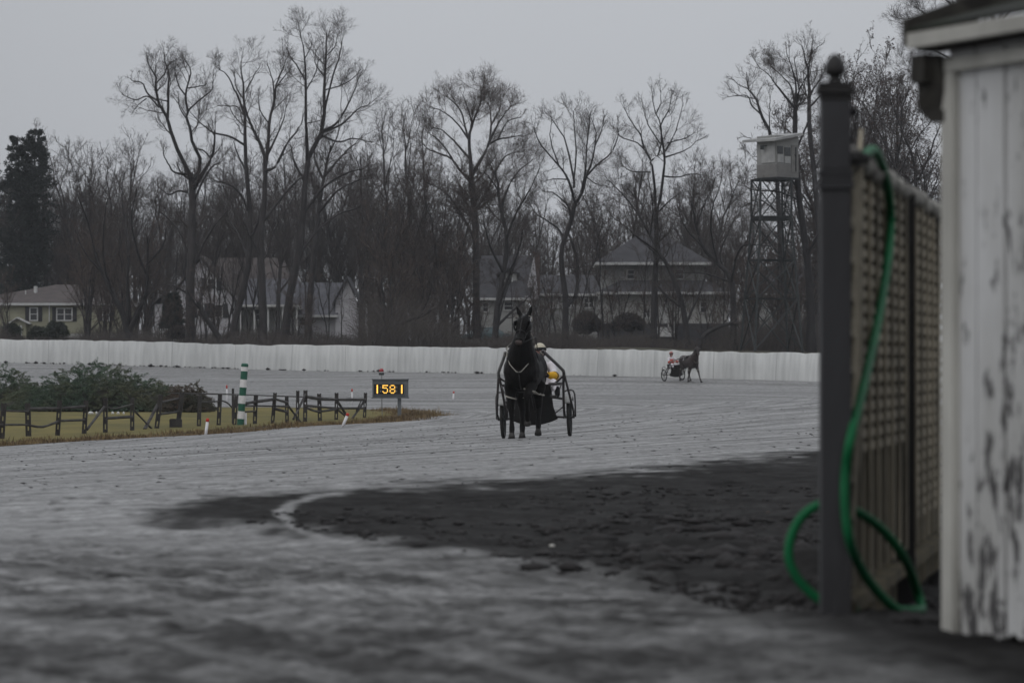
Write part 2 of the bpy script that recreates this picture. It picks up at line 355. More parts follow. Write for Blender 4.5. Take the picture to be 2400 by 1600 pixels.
RT = RT * np.minimum(1, .35 + 1.2 * vnoise(XX * .9, YY * .5, 19)) * (dd[:, None] > 9)
ZZ = ZZ + near * fore * ((vnoise(XX * 8, YY * 6, 71) - .5) * .022 + (vnoise(XX * 15, YY * 10, 72) - .5) * .020 + (vnoise(XX * 31, YY * 16, 73) - .5) * .009) * (1 - .7 * RT) - near * RT * .014
ruts = (vnoise(SD * 2.6, AL * .05, 21) - .5) * .022 + (vnoise(SD * 6, AL * .16, 22) - .5) * .012
ZZ = ZZ + (1 - near) * ruts * sstep(0, 2, SD)
ZZ = ZZ - .09 * sstep(.2, 1.2, inland)                                   # bed under the lawn
ZZ = np.where(YY > wall_y(XX) + .6, ZZ - 3.0, ZZ)
nr, nc = XX.shape
idx = np.arange(nr * nc).reshape(nr, nc)
Q = np.stack([idx[:-1, :-1], idx[:-1, 1:], idx[1:, 1:], idx[1:, :-1]], -1).reshape(-1, 4)
me = fastmesh("race_track", np.stack([XX, YY, ZZ], -1).reshape(-1, 3), Q, True)
def fattr(me_, name, arr):
    a = me_.attributes.new(name, 'FLOAT', 'POINT'); a.data.foreach_set("value", np.asarray(arr, np.float32).ravel())
fattr(me, "dirt", dirt); fattr(me, "across", SD); fattr(me, "along", AL); fattr(me, "fore", fore); fattr(me, "arc", np.maximum(arcw, RT * .75 * (1 - .8 * dirt))); fattr(me, "side", sstep(700, 1900, PXv) * (dd[:, None] > 6)); fattr(me, "close", sstep(1380, 1580, PYv) * (dd[:, None] > 6) + (dd[:, None] <= 6))
def track_material():
    m = bpy.data.materials.new("wet_track"); m.use_nodes = True; t = m.node_tree; b = t.nodes["Principled BSDF"]; LK = t.links.new
    def N(ty, **k):
        n = t.nodes.new(ty)
        for a, v in k.items(): setattr(n, a, v)
        return n
    def A(nm): n = N("ShaderNodeAttribute", attribute_name=nm); return n.outputs["Fac"]
    def mth(op, a, b_=None, c_=None):
        n = N("ShaderNodeMath", operation=op)
        for i, q in enumerate((a, b_, c_)):
            if q is None: continue
            if isinstance(q, (int, float)): n.inputs[i].default_value = q
            else: LK(q, n.inputs[i])
        return n.outputs[0]
    def noise(vec, sc_, det=4, ro=.55):
        n = N("ShaderNodeTexNoise"); n.inputs["Scale"].default_value = sc_; n.inputs["Detail"].default_value = det; n.inputs["Roughness"].default_value = ro
        LK(vec, n.inputs["Vector"]); return n.outputs[0]
    def rmap(v, a, b_, c_=0, d_=1):
        n = N("ShaderNodeMapRange"); 
        for i, q in enumerate((a, b_, c_, d_)): n.inputs[i + 1].default_value = q
        LK(v, n.inputs[0]); return n.outputs[0]
    def mixc(f, a, b_):
        n = N("ShaderNodeMix", data_type='RGBA')
        for i, q in ((0, f), (6, a), (7, b_)):
            if isinstance(q, tuple): n.inputs[i].default_value = q
            elif isinstance(q, (int, float)): n.inputs[i].default_value = q
            else: LK(q, n.inputs[i])
        return n.outputs[2]
    tcn = N("ShaderNodeTexCoord"); P = tcn.outputs["Object"]
    cx = N("ShaderNodeCombineXYZ"); LK(mth('MULTIPLY', A("across"), 1.0), cx.inputs[0]); LK(mth('MULTIPLY', A("along"), .045), cx.inputs[1]); S = cx.outputs[0]
    st1 = noise(S, .9, 5, .65); st2 = noise(S, 3.2, 4, .6)
    bl = noise(P, .35, 4); fine = noise(P, 5.5, 5, .65)
    mp = N("ShaderNodeMapping"); mp.inputs["Scale"].default_value = (1, .6, 1); LK(P, mp.inputs[0]); mr_ = N("ShaderNodeMapping"); mr_.inputs["Rotation"].default_value = (0, 0, R(60)); LK(P, mr_.inputs[0]); ms_ = N("ShaderNodeMapping"); ms_.inputs["Scale"].default_value = (.22, 1, 1); LK(mr_.outputs[0], ms_.inputs[0]); blot = mth('ADD', mth('MULTIPLY', noise(mp.outputs[0], 4.0, 6, .70), .38), mth('ADD', mth('MULTIPLY', noise(ms_.outputs[0], 4.5, 5, .62), .42), mth('MULTIPLY', noise(mp.outputs[0], .8, 3, .5), .20)))
    spk = noise(mp.outputs[0], 3.4, 4, .7); mp3 = N("ShaderNodeMapping"); mp3.inputs["Scale"].default_value = (1.4, .8, 1); LK(P, mp3.inputs[0]); grit = noise(mp3.outputs[0], 7.5, 4, .75)
    streak = mth('ADD', mth('MULTIPLY', st1, .45), mth('MULTIPLY', st2, .55))
    d = A("dirt"); fo = A("fore")
    wet = mth('MULTIPLY', rmap(streak, .41, .56, .55, 1), rmap(bl, .3, .65, .88, 1))
    wet = mth('MULTIPLY', wet, rmap(spk, .57, .66, 1, .42)); wet = mth('MULTIPLY', wet, rmap(grit, .42, .68, 1, .6)); cy = N("ShaderNodeCombineXYZ"); LK(A("across"), cy.inputs[0]); LK(mth('MULTIPLY', A("along"), .016), cy.inputs[1]); wet = mth('MULTIPLY', wet, rmap(noise(cy.outputs[0], 5.5, 3, .6), .44, .60, 1, .68))                     # trodden clods and pocks
    wet = mth('MULTIPLY', wet, mth('SUBTRACT', 1, mth('MULTIPLY', fo, mth('SUBTRACT', 1, mth('MULTIPLY', rmap(blot, .425, .565, .90, .22), mth('SUBTRACT', 1, mth('MULTIPLY', mth('MINIMUM', mth('ADD', mth('MULTIPLY', A("close"), .42), mth('MULTIPLY', A("side"), .35)), .62))))))))  # close paints lens falloff into the colour; side darkens towards the shed
    wet = mth('MULTIPLY', wet, mth('SUBTRACT', 1, mth('MULTIPLY', d, rmap(blot, .40, .66, 1.0, .85))))
    wet = mth('MAXIMUM', wet, mth('MULTIPLY', A("arc"), rmap(blot, .38, .62, .60, .25)))
    col = mixc(wet, (.0115, .0110, .0108, 1), (.375, .372, .368, 1))  # sky sheen of the wet ground is put into the pale colour
    col = mixc(rmap(fine, .35, .7, 0, .35), col, (.03, .029, .028, 1))
    LK(col, b.inputs["Base Color"])
    LK(rmap(wet, 0, 1, .95, .36), b.inputs["Roughness"]); LK(rmap(wet, 0, 1, .04, .55), b.inputs["Specular IOR Level"])
    b.inputs["IOR"].default_value = 1.4
    hh = mth('ADD', mth('MULTIPLY', fine, .5), mth('ADD', mth('MULTIPLY', st2, 1.0), mth('MULTIPLY', spk, .8)))
    bp = N("ShaderNodeBump"); bp.inputs["Strength"].default_value = .55; bp.inputs["Distance"].default_value = .06
    LK(hh, bp.inputs["Height"]); LK(bp.outputs[0], b.inputs["Normal"]); return m
M['track'] = track_material()
tag(link("race_track", me, None, [M['track']]), kind="structure")
# ---------------------------------------------------------------- lawn inside the track
gx = np.linspace(-75, -2.5, 190); gy = np.linspace(72, 216, 250); LX, LY = np.meshgrid(gx, gy)
sd, _, sg = poly_dist(LX, LY, infl); inl = np.where(sg > 0, sd, -sd)
edge = (vnoise(LX * .9, LY * .5, 31) - .5) * .8
hgt = gz(LX, LY) + np.where(inl + edge > 0, .09 * sstep(0, .6, inl + edge) - .02, -.35) + (vnoise(LX * 1.5, LY * 1.5, 32) - .5) * .04
i2 = np.arange(LX.size).reshape(LX.shape)
Q = np.stack([i2[:-1, :-1], i2[:-1, 1:], i2[1:, 1:], i2[1:, :-1]], -1).reshape(-1, 4)
keep = (inl.ravel()[Q] > -1.2).any(1); Q = Q[keep]
me = fastmesh("lawn", np.stack([LX, LY, hgt], -1).reshape(-1, 3), Q, True)
fattr(me, "rim", sstep(2.2, .4, inl + edge))
m = mat("winter_lawn", (.165, .138, .050), (.108, .098, .040), .95, .5, (1, .35, 1), .4, 9, spec=.1)
t = m.node_tree; b = t.nodes["Principled BSDF"]; src = b.inputs["Base Color"].links[0].from_socket
an = t.nodes.new("ShaderNodeAttribute"); an.attribute_name = "rim"; xm = t.nodes.new("ShaderNodeMix"); xm.data_type = 'RGBA'
xm.inputs[7].default_value = (.06, .042, .024, 1); t.links.new(an.outputs["Fac"], xm.inputs[0]); t.links.new(src, xm.inputs[6]); t.links.new(xm.outputs[2], b.inputs["Base Color"])
tag(link("lawn", me, None, [m]), kind="structure")
# ---------------------------------------------------------------- land behind the wall, out to the horizon
tx = np.r_[np.linspace(-900, -110, 40)[:-1], np.linspace(-110, 60, 341), np.linspace(60, 900, 40)[1:]]; tv = np.r_[0, 1.5, 6, 15, 30, 60, 100, 180, 400, 1200, 3000]
TX = tx[None] + 0 * tv[:, None]; TY = (np.interp(tx, wl[:, 0], wl[:, 1]))[None] + .45 + tv[:, None]
tb = gz(np.clip(tx, -60, 45), np.interp(np.clip(tx, -60, 45), wl[:, 0], wl[:, 1]))
TZ = tb[None] + np.interp(tv, [0, 6, 30, 100, 3000], [.6, 1.0, 1.8, 2.5, 3.5])[:, None] + (vnoise(TX * .15, TY * .15, 41) - .5) * .3
i2 = np.arange(TX.size).reshape(TX.shape)
me = fastmesh("terrain", np.stack([TX, TY, TZ], -1).reshape(-1, 3), np.stack([i2[:-1, :-1], i2[:-1, 1:], i2[1:, 1:], i2[1:, :-1]], -1).reshape(-1, 4), True)
tag(link("terrain", me, None, [mat("leaf_litter", (.055, .042, .033), (.045, .045, .026), .95, .3, bump=.4)]), kind="structure")
me = fastmesh("ground", [(-3500, -3000, -4.5), (3500, -3000, -4.5), (3500, 4000, -4.5), (-3500, 4000, -4.5)], [(0, 1, 2, 3)])
tag(link("ground", me, None, [mat("far_field", (.05, .05, .03), (.04, .035, .028), .95, .02)]), kind="structure")
def tz(x, y):
    b_ = g1(min(max(x, -60), 45), float(np.interp(min(max(x, -60), 45), wl[:, 0], wl[:, 1])))
    return b_ + float(np.interp(y - np.interp(x, wl[:, 0], wl[:, 1]) - .45, [0, 6, 30, 100, 3000], [.6, 1.0, 1.8, 2.5, 3.5]))
# ---------------------------------------------------------------- white outer wall of the far turn
wq = catmull([wpt(*p)[:2] for p in WALLP], 520); bz = gz(wq[:, 0], wq[:, 1])
tp = np.interp(1200 + F * wq[:, 0] / wq[:, 1], [-1500, 0, 300, 540, 600, 660, 1000, 1300, 1600, 1920, 3700], [783, 795, 799, 806.5, 809, 808, 814, 816.5, 822, 829, 850])
htop = HC + (YH - tp) * wq[:, 1] / F + (vnoise(np.arange(520) * .31, np.zeros(520), 51) - .5) * .09 + (vnoise(np.arange(520) * .9, np.zeros(520), 53) - .5) * .04
tg = np.gradient(wq, axis=0); tg /= np.linalg.norm(tg, axis=1)[:, None]; nrm = np.c_[tg[:, 1], -tg[:, 0]]
wav = ((vnoise(np.arange(520) * .12, np.zeros(520), 52) - .5) * .16 + (vnoise(np.arange(520) * .45, np.zeros(520), 54) - .5) * .035)[:, None]
fb = wq + nrm * .05; ft = wq + nrm * (wav * 1.1 - .09); V = []
for k in range(520):
    b0 = bz[k] - .4
    V += [(*fb[k], b0), (*(fb[k] * .55 + ft[k] * .45 + nrm[k] * wav[k] * .08), bz[k] * .55 + htop[k] * .45), (*ft[k], htop[k] - .03), (*(ft[k] - nrm[k] * .012), htop[k] - .008), (*(ft[k] - nrm[k] * .04), htop[k]), (*(ft[k] - nrm[k] * .2), htop[k]), (*(wq[k] - nrm[k] * .25), b0)]
i2 = np.arange(520 * 7).reshape(520, 7)
Q = np.stack([i2[:-1, :-1], i2[1:, :-1], i2[1:, 1:], i2[:-1, 1:]], -1).reshape(-1, 4)
me = fastmesh("perimeter_wall", V, Q)
s_al = np.r_[0, np.cumsum(np.linalg.norm(np.diff(wq, axis=0), axis=1))]
fattr(me, "run", np.repeat(s_al, 7)); fattr(me, "rise", np.tile([0, .45, .95, .96, 1, 1, 0], 520))
m = bpy.data.materials.new("whitewashed_wall"); m.use_nodes = True; t = m.node_tree; b = t.nodes["Principled BSDF"]; LK = t.links.new
def nd(ty): return t.nodes.new(ty)
a1 = nd("ShaderNodeAttribute"); a1.attribute_name = "run"; a2 = nd("ShaderNodeAttribute"); a2.attribute_name = "rise"
cxy = nd("ShaderNodeCombineXYZ"); LK(a1.outputs["Fac"], cxy.inputs[0]); LK(a2.outputs["Fac"], cxy.inputs[1])
mp1 = nd("ShaderNodeMapping"); mp1.inputs["Scale"].default_value = (1.6, .35, 1); LK(cxy.outputs[0], mp1.inputs[0])
n1 = nd("ShaderNodeTexNoise"); n1.inputs["Scale"].default_value = 2.2; n1.inputs["Detail"].default_value = 6; LK(mp1.outputs[0], n1.inputs["Vector"])
n2 = nd("ShaderNodeTexNoise"); n2.inputs["Scale"].default_value = .25; n2.inputs["Detail"].default_value = 3; LK(cxy.outputs[0], n2.inputs["Vector"])
ad = nd("ShaderNodeMath"); ad.operation = 'ADD'; LK(n1.outputs[0], ad.inputs[0]); LK(n2.outputs[0], ad.inputs[1])
rp = nd("ShaderNodeMapRange"); rp.inputs[1].default_value = .75; rp.inputs[2].default_value = 1.25; LK(ad.outputs[0], rp.inputs[0])
x1 = nd("ShaderNodeMix"); x1.data_type = 'RGBA'; x1.inputs[6].default_value = (.42, .425, .42, 1); x1.inputs[7].default_value = (.60, .605, .595, 1); LK(rp.outputs[0], x1.inputs[0])
fd = nd("ShaderNodeMath"); fd.operation = 'DIVIDE'; fd.inputs[1].default_value = 4.88; LK(a1.outputs["Fac"], fd.inputs[0])
fr = nd("ShaderNodeMath"); fr.operation = 'FRACT'; LK(fd.outputs[0], fr.inputs[0])
lt = nd("ShaderNodeMath"); lt.operation = 'LESS_THAN'; lt.inputs[1].default_value = .012; LK(fr.outputs[0], lt.inputs[0])
jm = nd("ShaderNodeMath"); jm.operation = 'MULTIPLY'; LK(lt.outputs[0], jm.inputs[0]); LK(n1.outputs[0], jm.inputs[1])
x2 = nd("ShaderNodeMix"); x2.data_type = 'RGBA'; x2.inputs[7].default_value = (.2, .2, .2, 1); LK(jm.outputs[0], x2.inputs[0]); LK(x1.outputs[2], x2.inputs[6])
LK(x2.outputs[2], b.inputs["Base Color"]); b.inputs["Roughness"].default_value = .8; b.inputs["Specular IOR Level"].default_value = .2
wv = nd("ShaderNodeTexWave"); wv.inputs["Scale"].default_value = 1.1; wv.inputs["Distortion"].default_value = .6; LK(cxy.outputs[0], wv.inputs["Vector"])
bp = nd("ShaderNodeBump"); bp.inputs["Strength"].default_value = .2; bp.inputs["Distance"].default_value = .015; LK(wv.outputs[0], bp.inputs["Height"]); LK(bp.outputs[0], b.inputs["Normal"])
tag(link("perimeter_wall", me, None, [m]), "long white concrete wall around the outside of the far turn", "wall")
# clods along the wall foot and strewn over the track: too many to count
def clods(name, pts, smin, smax, seed, m_, fl=1.0):
    r = np.random.default_rng(seed); V = []; Fc = []
    ico = np.array([(0, 0, 1), (.9, 0, .35), (.28, .85, .4), (-.72, .53, .3), (-.72, -.53, .42), (.28, -.85, .33), (0, 0, -.4)])
    fc = np.array([(0, 1, 2), (0, 2, 3), (0, 3, 4), (0, 4, 5), (0, 5, 1), (6, 2, 1), (6, 3, 2), (6, 4, 3), (6, 5, 4), (6, 1, 5)])
    for p in pts:
        s = smin + (smax - smin) * r.random() ** 3
        V.append(ico * (1 + r.normal(0, .18, (7, 1))) * s * np.array([r.uniform(.8, 1.5), r.uniform(.8, 1.5), r.uniform(.5, .8) * fl]) + np.array(p)); Fc.append(fc + 7 * (len(V) - 1))
    return link(name, fastmesh(name, np.vstack(V), np.vstack(Fc)), None, [m_])
pp = []
for k in range(170):
    i = int(rng.triangular(120, 165, 330)); q = wq[i] + nrm[i] * rng.uniform(.1, .5); pp.append((*q, bz[i] + .03))
o = clods("mud_clods_by_wall", pp, .04, .20, 61, M['clod']); tag(o, "dark clods lying along the foot of the white wall", "clods", kind="stuff")
pp = []
for k in range(2600):
    d = rng.uniform(34, 160) if k % 3 else rng.uniform(60, 90); px = rng.uniform(-50, 1950); x = (px - 1200) / F * d
    if infl[:, 1].min() < d < 205 and x < np.interp(d, infl[:150, 1], infl[:150, 0]) + .6: continue
    pp.append((x, d))
zz = gz(np.array([p[0] for p in pp]), np.array([p[1] for p in pp]))
o = clods("mud_clods", [(a, b_, c_) for (a, b_), c_ in zip(pp, zz)], .010, .042, 62, M['clod'], .45); tag(o, "small dark clods kicked up across the wet track", "clods", kind="stuff")
pp = []
qx = rng.uniform(420, 2300, 9000); qy = rng.uniform(1130, 1500, 9000); ok = inside_d(qx, qy, DIRT) > 62; qx, qy = qx[ok], qy[ok]
dd_ = F * 1.03 / (qy - YH); pp = np.c_[(qx - 1200) / F * dd_, dd_]; zz = gz(pp[:, 0], pp[:, 1])
o = clods("soil_clods", np.c_[pp, zz - .004], .008, .05, 63, M['clod'], .8); tag(o, "loose crumbs of dark soil on the apron before the fence", "clods", kind="stuff")
qx = np.r_[rng.normal(1690, 120, 150), rng.uniform(1250, 1900, 60)]; qy = np.r_[rng.normal(1262, 20, 150), rng.uniform(1200, 1310, 60)]; dd_ = F * 1.03 / (qy - YH); pp = np.c_[(qx - 1200) / F * dd_, dd_]; zz = gz(pp[:, 0], pp[:, 1])
o = clods("churned_soil", np.c_[pp, zz - .015], .03, .13, 64, M['clod'], .8); tag(o, "heap of churned dark soil in the apron by the hose loop", "soil", kind="stuff")
# ---------------------------------------------------------------- bare trees
def tubes(P, Rd, k):
    """P (N,p,3), Rd (N,p): k-sided tapering tubes"""
    N, p, _ = P.shape
    T = np.gradient(P, axis=1); T /= np.linalg.norm(T, axis=2, keepdims=True) + 1e-9
    ref = np.where(np.abs(T[..., 2:3]) < .8, np.array([0, 0, 1.0]), np.array([1.0, 0, 0]))
    A = np.cross(T, ref); A /= np.linalg.norm(A, axis=2, keepdims=True) + 1e-9; B = np.cross(T, A)
    an = np.arange(k) * 2 * math.pi / k
    V = P[:, :, None] + Rd[:, :, None, None] * (A[:, :, None] * np.cos(an)[:, None] + B[:, :, None] * np.sin(an)[:, None])
    i = np.arange(N * p * k).reshape(N, p, k); n = np.roll(i, -1, 2)
    Qd = np.stack([i[:, :-1], n[:, :-1], n[:, 1:], i[:, 1:]], -1).reshape(-1, 4)
    return V.reshape(-1, 3), Qd
def joinmesh(name, parts, smooth=True):
    V = []; Qd = []; n = 0
    for v, q in parts: V.append(v); Qd.append(q + n); n += len(v)
    return fastmesh(name, np.vstack(V), np.vstack(Qd), smooth)
def spawn(r, P, Rd, cnt, t0, L, ang=(45, 14), up=.12, wander=.16, npt=6, rr=.55, rmin=.006, tip=.4, t1=1.0):
    """children along parents; L = mean length per parent (N,) """
    N, p, _ = P.shape; cnt = np.broadcast_to(cnt, (N,)); par = np.repeat(np.arange(N), cnt); Mn = len(par)
    if Mn == 0: return np.zeros((0, npt, 3)), np.zeros((0, npt))
    t = np.broadcast_to(t0, (N,))[par]; t = t + (t1 - t) * r.random(Mn) ** .8
    f = t * (p - 1); i = np.minimum(f.astype(int), p - 2); fr = (f - i)[:, None]
    base = P[par, i] * (1 - fr) + P[par, i + 1] * fr; T = P[par, i + 1] - P[par, i]; T /= np.linalg.norm(T, axis=1, keepdims=True) + 1e-9
    rb = Rd[par, i] * (1 - fr[:, 0]) + Rd[par, i + 1] * fr[:, 0]
    q = r.normal(size=(Mn, 3)); q -= T * (q * T).sum(1, keepdims=True); q /= np.linalg.norm(q, axis=1, keepdims=True) + 1e-9
    a = np.radians(np.clip(r.normal(ang[0], ang[1], Mn), 12, 95))[:, None]; D = T * np.cos(a) + q * np.sin(a)
    ln = np.broadcast_to(L, (N,))[par] * (1.15 - .55 * t) * r.uniform(.55, 1.3, Mn)
    C = np.zeros((Mn, npt, 3)); C[:, 0] = base
    for k in range(1, npt):
        D = D + r.normal(0, wander, (Mn, 3)); D[:, 2] += up; D /= np.linalg.norm(D, axis=1, keepdims=True) + 1e-9
        C[:, k] = C[:, k - 1] + D * (ln / (npt - 1))[:, None]
    r0 = np.maximum(rb * rr, rmin); cr = r0[:, None] * np.linspace(1, tip, npt)[None]; cr = np.maximum(cr, rmin * .75)
    return C, cr
def limbs_px(spec, d0, r, ground_d=None):
    """limbs traced in photo pixels at distance d0 -> world polylines that also wander in depth"""
    out = []; placed = []
    for pts, w0, w1 in spec:
        q = catmull(np.array(pts, float), 14); s = d0 / F
        x0, y0 = q[0]; off = 0.0
        if placed:
            allp = np.vstack(placed); k = np.argmin((allp[:, 0] - x0) ** 2 + (allp[:, 1] - y0) ** 2); off = allp[k, 2]
        ln = np.r_[0, np.cumsum(np.hypot(*np.diff(q, axis=0).T))] * s
        sl = 0 if not placed else r.choice([-1, 1]) * r.uniform(.15, .75)
        dep = off + sl * ln + np.cumsum(r.normal(0, .04, 14)) * ln[-1] / 6
        placed.append(np.c_[q, dep])
        q = q + r.normal(0, .8, q.shape) * np.linspace(0, 1, 14)[:, None]
        P = np.c_[(q[:, 0] - 1200) * s, d0 + dep, HC + (YH - q[:, 1]) * s]
        out.append((P, np.linspace(w0, w1, 14) * s * .43))
    return out
def limbs_gen(r, h, spread, r0, fork=.35, nl=9, lean=0.0, upr=.55, trunks=1):
    """a generic bare tree standing at the origin"""
    out = []
    for tk in range(trunks):
        a0 = r.uniform(0, 6.28); ln = lean + (0 if trunks == 1 else r.uniform(.12, .3))
        n = 14; z = np.linspace(0, h * r.uniform(.82, 1.0), n)
        wx = np.cumsum(r.normal(0, .012 * h, n)) * np.linspace(0, 1, n); wy = np.cumsum(r.normal(0, .012 * h, n)) * np.linspace(0, 1, n)
        P = np.c_[wx + ln * math.cos(a0) * z * np.linspace(.5, 1, n), wy + ln * math.sin(a0) * z * np.linspace(.5, 1, n), z]
        Rr = r0 * (1 - np.linspace(0, 1, n) * .93) ** .8; Rr[0] *= 1.25; out.append((P, Rr))
        for k in range(nl):
            t = fork + (.88 - fork) * (k + r.random()) / nl; f = t * (n - 1); i = int(f); b = P[i] * (1 - f + i) + P[i + 1] * (f - i)
            az = a0 + k * 2.4 + r.normal(0, .4); el = R(r.uniform(28, 58) + 40 * (upr - .5))
            ll = (h * .42 * (1 - .5 * t)) * r.uniform(.8, 1.25) * (spread / (h * .3)) ** .6
            D = np.array([math.cos(az) * math.cos(el), math.sin(az) * math.cos(el), math.sin(el)]); C = [b]
            for j in range(13):
                D = D + r.normal(0, .10, 3); D[2] += .06 * upr; D /= np.linalg.norm(D); C.append(C[-1] + D * ll / 13)
            rb = np.interp(f, range(n), Rr) * r.uniform(.5, .75); out.append((np.array(C), np.linspace(rb, rb * .18, 14)))
    return out
def grow(r, limbs, dens=1.0, l1=3.0, twig=1.0, t_trunk=.5, n2=9, n3=8, rm=.0046, up=.10, n4=3):
    """limb tubes and twig tubes as two meshes' worth of parts"""
    P = np.array([q[0] for q in limbs]); Rd = np.array([q[1] for q in limbs])
    ln = np.linalg.norm(np.diff(P, axis=1), axis=2).sum(1)
    t0 = np.where(P[:, 0, 2] < P[:, 0, 2].min() + 1.0, t_trunk, .22)
    c1 = np.maximum((ln * (1 - t0) * 1.15 * dens).astype(int), 3)
    A, Ar = spawn(r, P, Rd, c1, t0, np.minimum(l1, ln * .5), (46, 15), up, .15, 8, .40, .016)
    E, Er = spawn(r, P, Rd, np.where(t0 > .3, 1, 2), np.full(len(P), .88), np.minimum(l1 * .8, ln * .4), (22, 10), up, .14, 8, .62, .016)
    A = np.vstack([A, E]); Ar = np.vstack([Ar, Er])
    la = np.linalg.norm(np.diff(A, axis=1), axis=2).sum(1)
    B, Br = spawn(r, A, Ar, np.clip((la * n2 / 2.1 * dens + r.random(len(la))).astype(int), 2, 16), .15, la * .55, (44, 14), up, .17, 6, .5, .0085)
    lb = np.linalg.norm(np.diff(B, axis=1), axis=2).sum(1)
    C, Cr = spawn(r, B, Br, np.clip((lb * n3 / 1.05 * twig + r.random(len(lb))).astype(int), 1, 13), .10, lb * .72, (42, 14), up, .18, 4, .6, rm)
    tw = [tubes(A, Ar, 4), tubes(B, Br, 3), tubes(C, Cr, 3)]
    if n4:
        lc = np.linalg.norm(np.diff(C, axis=1), axis=2).sum(1)
        D, Dr = spawn(r, C, Cr, n4, .2, lc * .6, (40, 14), up, .18, 3, .7, rm); tw.append(tubes(D, Dr, 3)); C = D
    return [tubes(P, Rd, 8)], tw, C
def tree_obj(name, label, trunk, crown, loc, mt, mc, group=None, rz=0, s=1.0, extra=None):
    t_ = thing(name, loc, label, "tree", group, rz); t_.scale = (s, s, s)
    link("trunk", trunk, t_, [mt] if not trunk.materials else ()); link("crown", crown, t_, [mc] if not crown.materials else ())
    if extra is not None: link("foliage", extra[0], t_, [extra[1]] if not extra[0].materials else ())
    return t_
def traced(name, label, spec, d0, seed, mt='bark', mc='twig', root=None, leaf=0, **k):
    r = np.random.default_rng(seed); lm = limbs_px(spec, d0, r)
    b = lm[0][0][0].copy(); b[2] = tz(b[0], b[1]) - .3
    if lm[0][0][0][2] > b[2]: lm[0][0][0][2] = b[2]
    org = b
    lm = [(p - org, q) for p, q in lm]; lm[0][1][0] *= 1.3
    tr, cw, tipp = grow(r, lm, **k)
    ex = None
    if leaf: ex = (leafmesh(r, tipp, leaf, .055), M['leafb'])
    return tree_obj(name, label, joinmesh("trunk", tr), joinmesh("crown", cw, False), org, M[mt], M[mc], None, extra=ex)
def leafmesh(r, C, n, s):
    i = r.integers(0, len(C), n); k = r.integers(0, C.shape[1], n); c = C[i, k] + r.normal(0, .04, (n, 3))
    u = r.normal(size=(n, 3)); u /= np.linalg.norm(u, axis=1)[:, None]; v = np.cross(u, r.normal(size=(n, 3))); v /= np.linalg.norm(v, axis=1)[:, None]
    u *= s * r.uniform(.5, 1.2, (n, 1)); v *= s * .5
    V = np.stack([c - u, c + v, c + u, c - v], 1).reshape(-1, 3); return fastmesh("foliage", V, np.arange(4 * n).reshape(n, 4))
A_ = [([(447, 805), (446, 700), (448, 600), (450, 520), (450, 420)], 27, 18),
 ([(449, 425), (440, 397), (420, 357), (400, 298), (396, 279), (375, 240), (371, 205), (372, 186), (358, 164), (352, 140)], 13, 2.5),
 ([(397, 280), (399, 242), (399, 206), (403, 181), (395, 155), (392, 134)], 8, 2.5), ([(399, 242), (385, 238), (372, 236)], 4, 2.5),
 ([(375, 240), (350, 223), (336, 197), (316, 192), (305, 185)], 6, 2), ([(378, 256), (353, 231), (325, 240), (296, 228)], 5, 2), ([(350, 236), (330, 250), (313, 270)], 3.5, 1.5),
 ([(372, 200), (392, 180), (402, 160), (420, 150)], 4, 2),
 ([(455, 420), (469, 395), (469, 363), (454, 343), (451, 312), (442, 279), (445, 265), (440, 228), (445, 211), (454, 186), (454, 167), (442, 150)], 11, 2.5),
 ([(445, 265), (456, 254), (484, 234), (504, 220), (511, 198)], 6, 2), ([(441, 229), (428, 211), (421, 187), (418, 165)], 5, 2), ([(440, 280), (425, 255), (422, 230)], 4, 2), ([(447, 212), (470, 210), (490, 208)], 4, 2),
 ([(453, 445), (473, 413), (498, 374), (507, 340), (509, 310)], 12, 4), ([(498, 374), (480, 355), (462, 350)], 5, 3),
 ([(440, 408), (411, 405), (397, 385), (385, 360)], 7, 2.5), ([(440, 450), (417, 447), (395, 455), (372, 440)], 7, 2.5), ([(455, 470), (475, 430), (500, 395), (520, 385)], 7, 3),
 ([(440, 600), (420, 545), (395, 515), (370, 495)], 6, 2.5), ([(455, 620), (485, 565), (510, 530), (540, 500)], 7, 3), ([(442, 690), (410, 670), (380, 668)], 6, 3)]
traced("bare_tree", "tall bare tree with thick straight trunk and crooked limbs, left of the tallest tree", A_, 285, 101, l1=2.6, dens=1.0)
B_ = [([(540, 805), (550, 750), (569, 678), (583, 608), (585, 552), (583, 468), (577, 411), (573, 340), (573, 273), (569, 240), (569, 200), (564, 172), (563, 142)], 20, 2.5),
 ([(573, 273), (555, 223), (546, 206), (529, 172), (508, 157)], 7, 2), ([(573, 215), (583, 195), (597, 170), (605, 160)], 4, 2), ([(573, 340), (540, 321), (501, 312), (473, 290), (455, 270)], 7, 2),
 ([(570, 270), (552, 248), (530, 246), (505, 245)], 4, 1.5), ([(571, 235), (550, 200), (545, 170)], 4, 2), ([(575, 400), (555, 360), (545, 330)], 6, 2), ([(584, 500), (560, 450), (530, 430), (505, 425)], 7, 2.5), ([(585, 560), (605, 520), (615, 480)], 8, 4),
 ([(583, 608), (560, 560), (535, 520), (505, 490)], 8, 3)]
traced("bare_tree", "bare tree whose leaning trunk rises before the brown roof of the white house", B_, 288, 102, l1=2.5)
